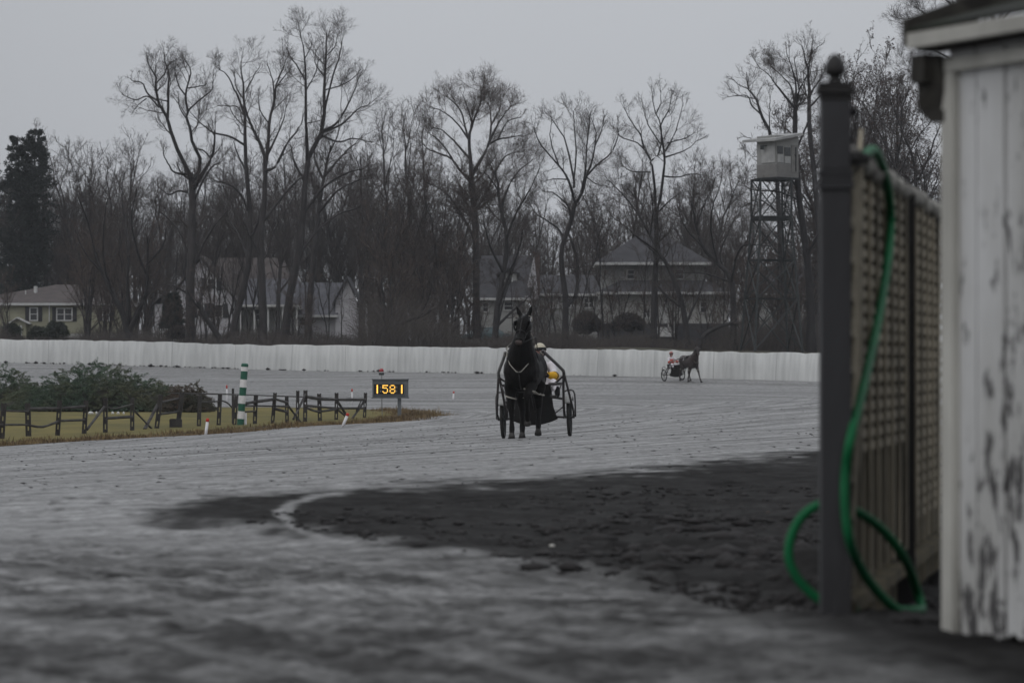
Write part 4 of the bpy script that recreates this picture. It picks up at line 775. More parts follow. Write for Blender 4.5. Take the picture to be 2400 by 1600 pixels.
# juniper mounds on the infield
zi = -1.0
def juniper(label, px, d, rx, dep, rz_, seed, m_, nsp):
    r = np.random.default_rng(seed); x = (px - 1200) / F * d; t_ = thing("juniper_mound", (x, d, zi), label, "shrub"); mb = MB()
    for a_ in np.linspace(-.8, .8, 9):
        for b_ in (-.3, 0, .4): hh_ = rz_ * .60 * (1 - abs(a_) ** 2.2) * (1 - .5 * b_ * b_) * r.uniform(.75, 1.0) + .12; mb.ell((a_ * rx * .85, b_ * dep, hh_ * .35), (rx * .2, dep * .30, hh_ * .52), 10, 7)
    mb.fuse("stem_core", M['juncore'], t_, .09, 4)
    u = r.uniform(-1, 1, nsp); v = r.uniform(-1, 1, nsp); ok = u * u + v * v < 1; u, v = u[ok], v[ok]; n = len(u)
    rim = np.sqrt(u * u + v * v); lump_ = .82 + .34 * vnoise(u * 3.2 + 7, v * 2.4 + 3, seed); H_ = rz_ * np.clip(1 - rim ** 2.1, 0, 1) * lump_ * .84
    P0 = np.c_[u * rx, v * dep, np.maximum(H_ * r.uniform(.35, 1.0, n), .06)]; out = np.c_[u * 1.0 + r.normal(0, .35, n), v * .8 - .25 + r.normal(0, .35, n), .16 + r.normal(0, .13, n)]; out /= np.linalg.norm(out, axis=1)[:, None]
    L_ = r.uniform(.30, .70, n) * (1 - .3 * rim); m = 30; i = np.repeat(np.arange(n), m); f = r.random(n * m)[:, None] ** .8; droop = np.array([0, 0, -1.0])
    c = P0[i] + out[i] * L_[i][:, None] * f + droop * .22 * f ** 2 * L_[i][:, None]; c[:, 2] = np.maximum(c[:, 2], .02)
    du = out[i] + r.normal(0, .42, (n * m, 3)); du /= np.linalg.norm(du, axis=1)[:, None]; dv = np.cross(du, r.normal(size=du.shape)); dv /= np.linalg.norm(dv, axis=1)[:, None]; s_ = (.095 - .055 * f) * r.uniform(.7, 1.3, (n * m, 1))
    c = c + dv * s_ * .6; V = np.stack([c - du * s_, c + dv * s_ * .22, c + du * s_ * 1.25, c - dv * s_ * .22], 1).reshape(-1, 3)
    link("foliage", fastmesh("foliage", V, np.arange(4 * n * m).reshape(n * m, 4)), t_, [m_])
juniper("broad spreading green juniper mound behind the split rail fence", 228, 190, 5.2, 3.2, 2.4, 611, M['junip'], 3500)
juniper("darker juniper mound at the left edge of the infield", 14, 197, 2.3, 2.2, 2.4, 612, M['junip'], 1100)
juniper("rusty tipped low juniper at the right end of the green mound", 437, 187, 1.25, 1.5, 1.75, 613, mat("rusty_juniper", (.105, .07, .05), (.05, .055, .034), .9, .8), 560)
conifer_px = None
# dry weeds on the infield rim
r = np.random.default_rng(71); n = 26000; k = r.integers(26, 150, n); base = infl[k] + r.normal(0, .6, (n, 2)) + np.array([-.55, .2]); zb = gz(base[:, 0], base[:, 1]) + .02
hgt_ = r.uniform(.04, .15, n) * (.35 + 2.2 * vnoise(base[:, 0] * 1.1, base[:, 1] * 1.1, 9) ** 2.2); az = r.uniform(0, 6.28, n); le = r.uniform(.1, .9, n)
p0 = np.c_[base, zb]; tipv = np.c_[np.cos(az) * le * hgt_, np.sin(az) * le * hgt_, hgt_]; sd_ = np.c_[np.sin(az), -np.cos(az), 0 * az] * .014
V = np.stack([p0 - sd_, p0 + sd_, p0 + tipv * .6 + sd_ * .7, p0 + tipv], 1).reshape(-1, 3)
tag(link("dry_weeds", fastmesh("dry_weeds", V, np.arange(4 * n).reshape(n, 4)), None, [M['drygrass']]), "brown dry weeds along the rim of the infield", "weeds", kind="stuff")
# ---------------------------------------------------------------- houses beyond the wall
class House:
    def __init__(s, label, px, d, cat="house", name="house"):
        x = (px - 1200) / F * d; s.d = d; s.o = Vector((x, d, tz(x, d) - .1)); s.t = thing(name, s.o, label, cat)
    def mb(s): return MB(s.o)
    def p(s, px, py, dy=0): q = at(px, py, s.d); q.y += dy; return q
    def wall(s, x0, x1, yt, m, depth=8, dy=0, name="wall", zb=None):
        a, b = s.p(x0, yt, dy), s.p(x1, yt, dy); z0 = s.o.z - .5 if zb is None else zb; mb = s.mb()
        mb.hexa([(a.x, a.y, z0), (b.x, a.y, z0), (b.x, a.y + depth, z0), (a.x, a.y + depth, z0), (a.x, a.y, a.z), (b.x, a.y, a.z), (b.x, a.y + depth, a.z), (a.x, a.y + depth, a.z)])
        return mb.build(name, M[m], s.t)
    def poly(s, pts, m, name, thick=.15, dy=0):
        """flat outline facing the track, given real thickness"""
        f = [s.p(x, y, dy) for x, y in pts]; bk = [q + Vector((0, thick, 0)) for q in f]; n = len(f); mb = s.mb()
        mb.add(f + bk, [tuple(range(n)), tuple(range(2 * n - 1, n - 1, -1))] + [(i, i + n, (i + 1) % n + n, (i + 1) % n) for i in range(n)]); return mb.build(name, M[m], s.t)
    def hip(s, e0, e1, ye, r0, r1, yr, m, depth=9, dy=-.5, th=.2, name="roof"):
        """hip or gable roof: eave from e0 to e1 at row ye, ridge r0..r1 at row yr"""
        a, b, c, e = s.p(e0, ye, dy), s.p(e1, ye, dy), s.p(r1, yr), s.p(r0, yr); yb = a.y + depth; ym = (a.y + yb) / 2; z = a.z
        mb = s.mb(); V = [(a.x, a.y, z), (b.x, a.y, z), (b.x, yb, z), (a.x, yb, z), (e.x, ym, e.z), (c.x, ym, c.z)]
        mb.add(V, [(0, 1, 5, 4), (1, 2, 5), (2, 3, 4, 5), (3, 0, 4)])
        mb.hexa([(a.x, a.y, z - th), (b.x, a.y, z - th), (b.x, yb, z - th), (a.x, yb, z - th), (a.x, a.y, z - .003), (b.x, a.y, z - .003), (b.x, yb, z - .003), (a.x, yb, z - .003)], 1)
        return mb.build(name, [M[m], M['trim']], s.t)
    def gableroof(s, xl, yl, xp, yp, xr, yr, m, depth=9, dy=-.35, th=.18, name="roof"):
        mb = s.mb()
        for (x0, y0), (x1, y1) in (((xl, yl), (xp, yp)), ((xp, yp), (xr, yr))):
            a, b = s.p(x0, y0, dy), s.p(x1, y1, dy); up = Vector((0, 0, th)); D = Vector((0, depth, 0))
            mb.hexa([a, b, b + D, a + D, a + up, b + up, b + D + up, a + D + up])
        return mb.build(name, M[m], s.t)
    def window(s, x0, x1, y0, y1, dy=0, shut=0, mull=1, pane='glass'):
        a, b = s.p(x0, y1, dy), s.p(x1, y0, dy); w_, h = b.x - a.x, b.z - a.z; c = (a + b) / 2; mb = s.mb(); f = .09
        y = c.y - .03
        mb.box((c.x, y, a.z + f / 2), (w_, .1, f)); mb.box((c.x, y, b.z - f / 2), (w_, .1, f)); mb.box((a.x + f / 2, y, c.z), (f, .1, h - 2 * f)); mb.box((b.x - f / 2, y, c.z), (f, .1, h - 2 * f)); mb.box((c.x, y, c.z), (w_ - 2 * f, .08, .05))
        for k in range(1, mull): mb.box((a.x + w_ * k / mull, y, c.z), (f * 1.2, .085, h - 2 * f))
        wn_ = mb.build("window", M['trim'], s.t); g = s.mb(); g.box((c.x, c.y - .012, c.z), (w_ - .04, .03, h - .04)); g.build("pane", M[pane], wn_)
        if shut:
            for q in (a.x - shut / 2 - .03, b.x + shut / 2 + .03):
                k = s.mb(); k.box((q, y - .01, c.z), (shut, .06, h + .06))
                for j in range(9): k.box((q, y - .045, a.z + h * (j + .5) / 9), (shut * .75, .02, h / 22))
                k.build("shutter", M['shut'], s.t)
        return wn_
    def door(s, x0, x1, y0, y1, m='trim', dy=0, leaf='boardg'):
        a, b = s.p(x0, y1, dy), s.p(x1, y0, dy); c = (a + b) / 2; w_, h = b.x - a.x, b.z - a.z; mb = s.mb()
        for q in (a.x + .05, b.x - .05): mb.box((q, c.y - .03, c.z), (.1, .1, h))
        mb.box((c.x, c.y - .03, b.z - .05), (w_ - .2, .1, .1)); o = mb.build("door", M[m], s.t); k = s.mb(); k.box((c.x, c.y - .01, c.z - .05), (w_ - .2, .05, h - .1)); k.build("door_leaf", M[leaf], o)
# yellow bungalow
h = House("yellow sided bungalow with low brown hip roof and dark shutters at the left", 120, 330)
h.wall(-90, 292, 711, 'ysid', 9); h.hip(-110, 305, 710, 118, 196, 664, 'broof', 10.5)
h.wall(-91, 293, 782, 'found', 9.1, -.05, "foundation")
h.window(69, 89, 720, 752, 0, .33); h.window(132, 170, 721, 752, 0, .33, 2); h.window(240, 258, 722, 752, 0, .33)
g = h.mb(); q = h.p(75, 676, 2.5); g.tube([q + Vector((0, 0, -1.0)), q + Vector((0, 0, .25))], .16, 10); g.build("vent_pipe", M['trim'], h.t)
g = h.mb(); q = h.p(53, 682, 2.0); g.tube([q + Vector((0, 0, -1.0)), q + Vector((0, 0, .1))], .05, 6); g.build("vent_pipe", M['trim'], h.t)
a = h.p(116, 711, -.12); g = h.mb(); g.tube([a, (a.x, a.y, h.o.z)], .05, 6); g.build("downpipe", M['trim'], h.t)
h.wall(31, 66, 757, 'ysid', 1.6, -1.6, "porch_wall"); h.gableroof(26, 759, 46, 746, 74, 760, 'trim', 2.0, -1.9, .09, "porch_roof"); h.poly([(31, 757), (46, 748), (66, 757)], 'ysid', "porch_gable", .1, -1.6)
h.door(36, 57, 763, 795, 'trim', -1.61)
# white gabled house
h = House("white two storey gabled house with black shutters behind the thick straight trunk", 470, 340)
h.wall(399, 549, 702, 'wsid', 9); h.poly([(399, 702.3), (470, 608), (549, 702.3)], 'wsid', "gable", .2, -.003)
h.gableroof(386, 712, 470, 603, 560, 714, 'broof', 10, -.4, .22)
h.wall(360, 399, 712, 'wsid', 6, 1, "side_wing"); h.gableroof(352, 716, 385, 688, 400, 700, 'groof', 6.5, .6, .18, "wing_roof")
h.window(485, 507, 652, 680, -.02, .45); h.window(502, 522, 712, 744, -.02, .42); h.window(463, 478, 712, 744, -.02, .42); h.window(375, 390, 728, 752, .98)
h.wall(548.6, 690, 716, 'gsid', 7, 2.2, "rear_wing"); h.hip(482, 700, 718, 500, 655, 600, 'broof', 9, 1.4, .2, "rear_roof"); h.hip(562, 700, 714, 578, 700, 652, 'lroof', 6, -1.2, .2, "porch_roof")
g = h.mb()
for px in (566, 598, 630, 664, 697): q = h.p(px, 715, -.9); g.beam((q.x, q.y, h.o.z - .3), q, .14)
g.build("porch_posts", M['trim'], h.t); h.window(592, 612, 722, 750, 2.15); h.door(640, 655, 722, 770, 'trim', 2.15)
h = House("white garage with steep end gable and long grey roof in the left middle", 760, 345, "garage", "garage")
h.wall(786, 836, 706, 'wsid', 8); h.poly([(786, 706.3), (813, 656), (836, 706.3)], 'wsid', "gable", .2, -.003); h.wall(655, 787, 738, 'wsid', 7, .4, "front_wall"); h.hip(640, 792, 738, 668, 800, 660, 'lroof', 8.5, -.3, .2, "long_roof"); h.gableroof(779, 716, 813, 652, 845, 716, 'groof', 9, -.4, .2)
h.window(700, 716, 745, 762, .38)
g = h.mb(); q = h.p(804, 690, -.05)
# dark gabled house with dormer
h = House("dark roofed house with a dormer and brick chimney just left of the black horse's ears", 1190, 322)
h.wall(1118, 1236, 700, 'gsid', 8); h.hip(1104, 1246, 698, 1128, 1246, 596, 'groof', 9, -.6, .2)
h.poly([(1228, 700), (1252, 598), (1262, 700)], 'wsid', "end_gable", .3, .5)
h.wall(1172, 1212, 640, 'gsid', 3, 1.2, "dormer_wall", zb=h.p(0, 676).z); h.gableroof(1165, 644, 1192, 630, 1219, 644, 'groof', 3.4, .9, .15, "dormer_roof"); h.window(1182, 1202, 648, 668, 1.18)
g = h.mb(); a = h.p(1250, 590, 3); b = h.p(1266, 690, 3); g.box(((a.x + b.x) / 2, a.y, (a.z + b.z) / 2), (b.x - a.x, .7, a.z - b.z)); g.box(((a.x + b.x) / 2, a.y, a.z + .05), (b.x - a.x + .12, .82, .12)); g.build("chimney", M['brick'], h.t)
h.window(1180, 1204, 706, 728, -.02); h.window(1130, 1146, 708, 732, -.02); h.wall(1231, 1239, 694, 'towerl', .3, -.5, "corner_board")
# low linking house
h = House("low grey bungalow with three pale windows right of the black horse's head", 1320, 330)
h.wall(1246, 1404, 690, 'gsid', 8); h.hip(1236, 1416, 688, 1262, 1392, 642, 'groof', 9, -.5, .2)
for x0, x1 in ((1288, 1322), (1330, 1346), (1368, 1392)): h.window(x0, x1, 698, 722, -.02, 0, 2, 'trim' if x0 == 1288 else 'glass')
# large pyramid roofed house
h = House("large pale house under a dark pyramid roof with a wide porch", 1530, 312)
h.wall(1412, 1652, 618, 'gsid', 8, 1.5, "upper_wall"); h.hip(1396, 1668, 614, 1524, 1538, 530, 'groof', 10, .3, .22)
h.wall(1408, 1706, 690, 'psid', 9.5, 0, "lower_wall"); h.hip(1398, 1716, 684, 1455, 1650, 656, 'groof', 4.4, -.9, .2, "porch_roof")
for x0, x1 in ((1470, 1490), (1582, 1606)): h.window(x0, x1, 630, 654, 1.47)
h.window(1508, 1524, 722, 746, -.02, 0, 2); h.window(1585, 1606, 700, 722, -.02); h.window(1640, 1658, 706, 734, -.02); h.door(1545, 1568, 708, 766, 'trim', -.02, 'trim')
h.wall(1406, 1708, 758, 'groof', 9.6, -.06, "foundation")
g = h.mb(); q = h.p(1558, 766, -.6)
for k in range(4): g.box((q.x, q.y - .3 * k, q.z - .1 - .2 * k), (1.5, .3, .2))
for s_ in (-.7, .7): g.beam((q.x + s_, q.y - 1.0, q.z - .7), (q.x + s_, q.y - 1.0, q.z + .3), .05); g.beam((q.x + s_, q.y - 1.0, q.z + .3), (q.x + s_, q.y + .5, q.z + .9), .05)
g.build("steps", M['trim'], h.t)
h = House("grey roofed house glimpsed through the watch tower's legs", 1840, 335)
h.wall(1780, 1990, 690, 'gsid', 8); h.hip(1765, 2005, 688, 1800, 1960, 622, 'groof', 9, -.5, .2); h.window(1800, 1816, 700, 730, -.02); h.window(1880, 1900, 700, 730, -.02)
h.wall(1724, 1781, 700, 'psid', 6, .6, "side_wall"); h.window(1742, 1756, 712, 738, .58)
# parked car half hidden in the brush
x = (1137 - 1200) / F * 305; zc = tz(x, 305); t_ = thing("parked_car", (x, 305, zc), "teal grey car parked left of the black horse, half hidden by brush", "car", rz=.25)
g = MB(); S = [(-2.1, .55), (-2.05, .85), (-1.2, .95), (-.75, 1.42), (.75, 1.45), (1.35, .98), (2.05, .88), (2.15, .5), (2.1, .32), (-2.05, .32)]
v = [(a, s_ * (.86 if b < 1 else .66), b) for s_ in (-1, 1) for a, b in S]; n = len(S)
g.add(v, [tuple(range(n)), tuple(range(2 * n - 1, n - 1, -1))] + [(i, i + n, (i + 1) % n + n, (i + 1) % n) for i in range(n)]); g.build("body", M['carp'], t_)
g = MB()
for s_ in (-1, 1): g.hexa([(-1.05, s_ * .80, 1.0), (1.1, s_ * .80, 1.0), (.72, s_ * .69, 1.38), (-.72, s_ * .69, 1.38), (-1.05, s_ * .74, 1.0), (1.1, s_ * .74, 1.0), (.72, s_ * .6, 1.38), (-.72, s_ * .6, 1.38)])
g.hexa([(.80, -.66, 1.37), (.80, .66, 1.37), (1.3, .74, 1.0), (1.3, -.74, 1.0), (.84, -.66, 1.39), (.84, .66, 1.39), (1.36, .74, 1.02), (1.36, -.74, 1.02)]); g.build("windows", M['glass'], t_)
for a in (-1.3, 1.35):
    for s_ in (-.8, .8): g = MB(); g.tube([(a, s_ - .1, .32), (a, s_ + .1, .32)], .32, 16); w_ = g.build("wheel", M['tyre'], t_); g = MB(); g.tube([(a, s_ - .105, .32), (a, s_ + .105, .32)], .18, 12); g.build("rim", M['rim'], w_)
# picket fence by the white house
x = (392 - 1200) / F * 298; t_ = thing("picket_fence", (x, 298, tz(x, 298)), "short dark picket fence beside the columnar evergreen", "fence")
for k in range(15): g = MB(); g.box((-1.2 + .17 * k, 0, .5), (.08, .03, 1.0)); g.add([(-1.24 + .17 * k, -.015, 1.0), (-1.16 + .17 * k, -.015, 1.0), (-1.2 + .17 * k, -.015, 1.07), (-1.24 + .17 * k, .015, 1.0), (-1.16 + .17 * k, .015, 1.0), (-1.2 + .17 * k, .015, 1.07)], [(0, 1, 2), (5, 4, 3), (0, 2, 5, 3), (1, 4, 5, 2), (0, 3, 4, 1)]); g.build("picket", M['trim'], t_)
for z in (.3, .8): g = MB(); g.box((0, .04, z), (2.6, .04, .07)); g.build("rail", M['trim'], t_)
# utility pole and its wires at the left
p0 = Vector(((72 - 1200) / F * 385, 385, 4.5)); t_ = thing("utility_pole", p0, "grey utility pole in front of the dark two topped evergreen", "utility pole")
g = MB(); g.tube([(0, 0, -1), (.12, 0, 10.5)], [.15, .10], 8); g.build("pole", M['bark'], t_); g = MB(); g.box((.12, 0, 9.9), (2.2, .1, .12)); g.build("crossarm", M['bark'], t_)
for k, (z, y) in enumerate(((9.95, -.02), (9.0, 0), (7.6, 0))):
    g = MB(); L0 = Vector((-40, 10, z - .4)); R0 = Vector((.1, y, z)); R1 = Vector((34, -6, z - .3))
    for a, b in ((L0, R0), (R0, R1)): g.tube([a.lerp(b, f / 8) - Vector((0, 0, .9 * 4 * (f / 8) * (1 - f / 8))) for f in range(9)], .02, 4)
    g.build("wire", M['wirec'], t_)
g = MB(); g.tube([(.1, 0, 9), (-2.2, -3, 0)], .02, 4); g.build("guy_wire", M['wirec'], t_)
# ---------------------------------------------------------------- watch tower
D = 266; s = D / F; xc = (1814 - 1200) * s; zb = tz(xc, D); o = Vector((xc, D, zb - .2)); t_ = thing("watch_tower", o, "tall steel lattice watch tower with a white boxed cabin", "watch tower")
def tp(px, py, dy=0): return Vector(((px - 1200) * s - o.x, dy, HC + (YH - py) * s - o.z))
z0, z1, z2, z3, z4 = 0.0, tp(0, 700).z, tp(0, 610).z, tp(0, 512).z, tp(0, 420).z
def leg(k, z):
    f = min(1, max(0, z / z3)); hw = .5 * (1.33 - .10) ; w_ = (1.98 * (1 - f) + 1.28 * f); d_ = (1.9 * (1 - f) + 1.2 * f); sx = (-1, 1, 1, -1)[k]; sy = (-1, -1, 1, 1)[k]
    a = R(24); xx, yy = sx * w_ * .93, sy * d_ * .93; cx_ = tp(1808, 0).x if 1 else 0
    return Vector((cx_ + xx * math.cos(a) - yy * math.sin(a) * .55, xx * math.sin(a) * .55 + yy * math.cos(a), z))
for k in range(4): g = MB(); g.beam(leg(k, 0), leg(k, z3), .14); g.beam(leg(k, z3), leg(k, z4), .14); g.build("leg", M['steel'], t_)
for a_, b_ in ((.3, z1), (z1, z2), (z2, z3), (z3, z4)):
    for k in range(4):
        k2 = (k + 1) % 4; g = MB(); g.beam(leg(k, a_), leg(k2, b_), .08); g.beam(leg(k2, a_), leg(k, b_), .08); g.build("cross_brace", M['steel'], t_)
for z, th in ((z1, .08), (z2, .09), (z3, .28), (z4 - .05, .16)):
    for k in range(4): g = MB(); g.beam(leg(k, z), leg((k + 1) % 4, z), .10, th if th < .2 else .3, up=(0, 0, 1)); g.beam(leg(k, z), leg((k + 1) % 4, z), th, .1); g.build("ring_beam", M['steel'], t_)
g = MB(); c3 = sum((leg(k, z3) for k in range(4)), Vector()) / 4; g.hexa([leg(k, z3 - .12) for k in range(4)] + [leg(k, z3 + .10) for k in range(4)]); g.build("landing", M['steel'], t_)
g = MB(); la = leg(2, 0) + Vector((.25, .2, 0)); lt_ = Vector((leg(2, z4).x + .35, leg(2, z4).y + .1, z4))
for s_ in (-.22, .22): g.beam(la + Vector((s_, 0, 0)), lt_ + Vector((s_, 0, 0)), .05)
for k in range(44): q = la.lerp(lt_, (k + .5) / 44); g.beam(q + Vector((-.22, 0, 0)), q + Vector((.22, 0, 0)), .03)
for k in range(9):
    q = la.lerp(lt_, (k + .8) / 9); g.tube([q + Vector((.38 * math.cos(a), -.05 + .38 * math.sin(a), 0)) for a in np.linspace(R(-60), R(240), 9)], .02, 4)
g.build("ladder", M['steel'], t_)
# cabin: a square box turned so that one corner faces the track
ztop_l, ztop_r = tp(0, 335).z, tp(0, 322).z; zc0, zc1 = z4 + .12, tp(0, 386).z
A0 = tp(1776, 0, .9); B0 = tp(1817, 0, -1.1); C0 = tp(1873, 0, .6); E0 = A0 + C0 - B0
def cyl4(mb, z_a, z_b, gr=0, mi=0):
    c = (A0 + C0) / 2; P_ = [(q - c) * (1 + gr) + c for q in (A0, B0, C0, E0)]
    mb.hexa([(q.x, q.y, z_a) for q in P_] + [(q.x, q.y, z_b) for q in P_], mi)
g = MB(); cyl4(g, zc0 - .12, zc0, .02); g.build("floor_deck", M['steel'], t_)
g = MB(); cyl4(g, zc0, ztop_r + .1); g.build("cabin", M['towerw'], t_)
g = MB(); cyl4(g, zc0 + .02, zc1, .012); g.build("lower_cladding", M['towerg'], t_)
c = (A0 + C0) / 2; g = MB(); rf = [tp(1744, 331, 2.0), tp(1812, 334, -2.1), tp(1884, 316, .6), tp(1822, 315, 2.9)]; g.hexa([q for q in rf] + [q + Vector((0, 0, .18)) for q in rf]); g.build("roof", M['towerl'], t_)
def face(name, P_, Q_, f0, f1, y0, y1, m_, out=.03, th=.02):
    n_ = Vector((Q_ - P_)).cross(Vector((0, 0, 1))).normalized(); n_ = n_ if (P_ - c).dot(n_) > 0 else -n_
    a, b = P_.lerp(Q_, f0), P_.lerp(Q_, f1); za, zb_ = tp(0, y1).z, tp(0, y0).z; g = MB(); i_ = n_ * out; j_ = n_ * (out + th)
    g.hexa([(a + i_).to_tuple()[:2] + (za,), (b + i_).to_tuple()[:2] + (za,), (b + j_).to_tuple()[:2] + (za,), (a + j_).to_tuple()[:2] + (za,), (a + i_).to_tuple()[:2] + (zb_,), (b + i_).to_tuple()[:2] + (zb_,), (b + j_).to_tuple()[:2] + (zb_,), (a + j_).to_tuple()[:2] + (zb_,)]); return g.build(name, M[m_], t_)
face("shutter_panel", A0, B0, .25, .95, 343, 382, 'towerl'); face("window", B0, C0, .04, .28, 344, 362, 'glass'); face("shutter_panel", B0, C0, .04, .3, 363, 382, 'towerl'); face("window", B0, C0, .36, .62, 346, 366, 'glass'); face("shutter_panel", B0, C0, .36, .62, 367, 383, 'towerl'); face("door_panel", B0, C0, .66, .97, 340, 404, 'towerg')
g = MB(); q = tp(1786, 346, -.2); g.box(q, (.25, .25, .3)); g.box(q + Vector((.2, .1, .12)), (.5, .08, .06)); g.build("floodlight", M['steel'], t_)
g = MB(); q = C0.lerp(B0, .12); g.beam((q.x, q.y - .12, tp(0, 345).z), (q.x, q.y - .12, tp(0, 402).z), .06); g.beam((q.x - .7, q.y - .3, tp(0, 340).z), (q.x, q.y - .12, tp(0, 366).z), .05); g.build("conduit", M['steel'], t_)
# ---------------------------------------------------------------- split rail fence on the infield
def fd(px): return 9000 * 2.41 / (1020 - px * .0467 - 850)
FO = Vector(((430 - 1200) / F * fd(430), fd(430), -1.05)); fen = thing("split_rail_fence", FO, "dark weathered split rail fence along the near edge of the infield", "fence")
POSTS = [(9, 944, 4, 1024, 12), (65, 944, 67, 1018, 12), (140, 937, 135, 1016, 10), (202, 937, 197, 1015, 10), (247, 932, 247, 1017, 10), (310, 932, 310, 1009, 9), (377, 925, 366, 1010, 10), (427, 919, 415, 1007, 10), (468, 926, 466, 1004, 9), (516, 923, 512, 1002, 9), (546, 910, 546, 998, 5), (554, 926, 549, 1002, 8), (600, 926, 597, 994, 9), (645, 920, 638, 994, 8), (672, 928, 673, 990, 8), (698, 915, 697, 990, 7), (716, 914, 715, 987, 9), (748, 922, 750, 986, 9), (789, 920, 788, 987, 8), (857, 920, 854, 982, 7)]
rr_ = random.Random(4)
for x0, y0, x1, y1, w_ in POSTS:
    d = fd(x1) + (3 if w_ == 5 else 0); T_, B_2 = at(x0, y0, d) , at(x1, y1 + 4, d); wd = w_ * d / F * 1.05; g = MB(FO); ax = (T_ - B_2); u = ax.normalized(); sd2 = u.cross(Vector((0, 1, 0))).normalized()
    if w_ == 5: g.beam(B_2, T_, wd, .1)
    else:
        L_ = ax.length; sw = wd * .34
        for k in (-1, 1): g.beam(B_2 + sd2 * k * (wd - sw) / 2, T_ + sd2 * k * (wd - sw) / 2, sw, .14)
        for f0, f1 in ((0, .17), (.31, .50), (.63, .985)): g.beam(B_2 + u * L_ * f0, B_2 + u * L_ * f1, wd - 2 * sw - .004, .13)
    g.build("post", M['postwood'], fen)
RAILS = [([(4, 962), (65, 964)], 6), ([(-8, 995), (67, 995)], 6), ([(68, 958), (140, 957)], 9), ([(67, 996), (100, 1000), (137, 987)], 6), ([(139, 957), (204, 952)], 8), ([(138, 986), (200, 984)], 6), ([(204, 1006), (244, 953)], 7), ([(248, 953), (270, 957), (311, 947)], 4), ([(248, 980), (310, 976)], 8), ([(312, 959), (362, 1011)], 5), ([(374, 940), (339, 1006)], 9), ([(376, 970), (424, 964)], 6), ([(377, 943), (428, 931)], 5), ([(396, 921), (545, 924), (716, 930)], 3.5), ([(468, 942), (514, 940)], 4), ([(516, 938), (532, 943), (545, 956)], 4), ([(558, 948), (600, 941), (645, 935)], 8), ([(556, 950), (675, 952)], 5), ([(556, 966), (600, 963)], 5), ([(645, 935), (674, 943)], 6), ([(643, 957), (672, 965)], 7), ([(674, 948), (705, 990)], 5), ([(716, 924), (688, 982)], 6), ([(716, 929), (748, 934), (790, 936), (856, 936)], 8), ([(716, 950), (788, 956), (852, 956)], 6), ([(718, 955), (745, 964), (790, 958)], 6), ([(790, 938), (814, 976)], 6), ([(790, 958), (814, 978)], 5), ([(856, 936), (824, 983)], 6), ([(846, 940), (835, 962)], 3)]
for pts, w_ in RAILS:
    q = catmull(np.array(pts, float), 7); g = MB(FO); g.tube([at(a, b, fd(a) + (1.2 if w_ == 3.5 else -.12)) for a, b in q], [w_ * fd(a) / F * .5 * rr_.uniform(.85, 1.1) for a, b in q], 6); g.build("rail", M['railwood'], fen)
q = at(412, 989, fd(412) - .3); g = MB(); g.box((0, 0, .16), (.46, .2, .32)); g.box((0, 0, .33), (.40, .16, .02)); o_ = g.build("wood_block", M['postwood']); o_.location = (q.x, q.y, g1(q.x, q.y) + .05); tag(o_, "dark wooden block standing at the foot of a fence post", "block")
# white stones under the juniper
for px, w_, lab in ((213, 14, "largest white stone under the green juniper mound's edge"), (226, 5, "small white stone right beside the largest one"), (264, 7, "white stone under the juniper, first right of the leaning rail"), (277, 7, "white stone under the juniper, middle of the right three"), (290, 5, "white stone under the juniper, last on the right")):
    d = 178; x = (px - 1200) / F * d; g = MB(); r_ = random.Random(px); g.ell((0, 0, .05), (w_ * d / F * .5, .12, .08), 9, 6); g.v = [tuple(c_ * r_.uniform(.85, 1.12) for c_ in v_) for v_ in g.v]; o_ = g.build("stone", M['stone'], None, True); o_.location = (x, d, g1(x, d) + .04); tag(o_, lab, "stone", "white stones under the juniper")
# ---------------------------------------------------------------- green and white striped pole
B_2 = at(563, 1006, fd(563) - 2.2); B_2.z = g1(B_2.x, B_2.y); T_ = at(574, 851, B_2.y); t_ = thing("striped_pole", B_2, "thick green and white striped pole beside the split rail fence", "pole"); ax = T_ - B_2
fr_ = [0, .10, .225, .35, .485, .61, .745, .87, .95, 1.0] ; fr_ = [0, .125, .245, .365, .49, .62, .745, .875, .945, 1]
for k in range(9):
    g = MB(); a, b = ax * fr_[k], ax * fr_[k + 1]; rad = .135
    if k == 8: g.tube([a, a.lerp(b, .6), a.lerp(b, .9), b], [rad * 1.04, rad * 1.04, rad * .9, rad * .55], 20)
    else: g.tube([a, b], rad, 28)
    g.build("green_band" if k % 2 == 0 else "white_band", M['greenp'] if k % 2 == 0 else M['whitep'], t_)
g = MB(); q = at(575, 968, B_2.y + .15) - B_2; g.tube([(q.x, .15, -.1), q + Vector((0, .15, 0))], .05, 8); g.build("back_stake", M['whitep'], t_)
# ---------------------------------------------------------------- red tipped white markers
def marker(label, x0, y0, x1, y1, d, w_=5.5):
    b = at(x1, y1, d); b.z = g1(b.x, b.y); a = at(x0, y0, d) - b; rad = w_ * d / F * .5; t_ = thing("track_marker", b, label, "marker", "red tipped markers along the infield")
    g = MB(); g.tube([-a * .15, a * .8], [rad * .95, rad], 10); g.build("stake", M['whitep'], t_, True); g = MB(); g.tube([a * .8, a * .97, a], [rad * 1.06, rad * 1.06, rad * .8], 10); g.build("tip", M['redp'], t_, True)
marker("upright red tipped white marker just left of the striped pole", 487, 980, 482, 1028, 122.3, 7)
marker("leaning red tipped white marker near the fence's right end", 816, 968, 803, 1010, 135.5, 7)
marker("far red tipped marker seen above the fence between two posts left of the striped pole", 531.5, 902, 532, 925, 214, 3.5)
marker("far red tipped marker above the fence rail left of the timing board", 825, 911, 825.5, 936, 212, 3.5)
marker("lone red tipped marker on the far side between timing board and black horse", 1063.5, 917, 1062, 939, 214, 4)
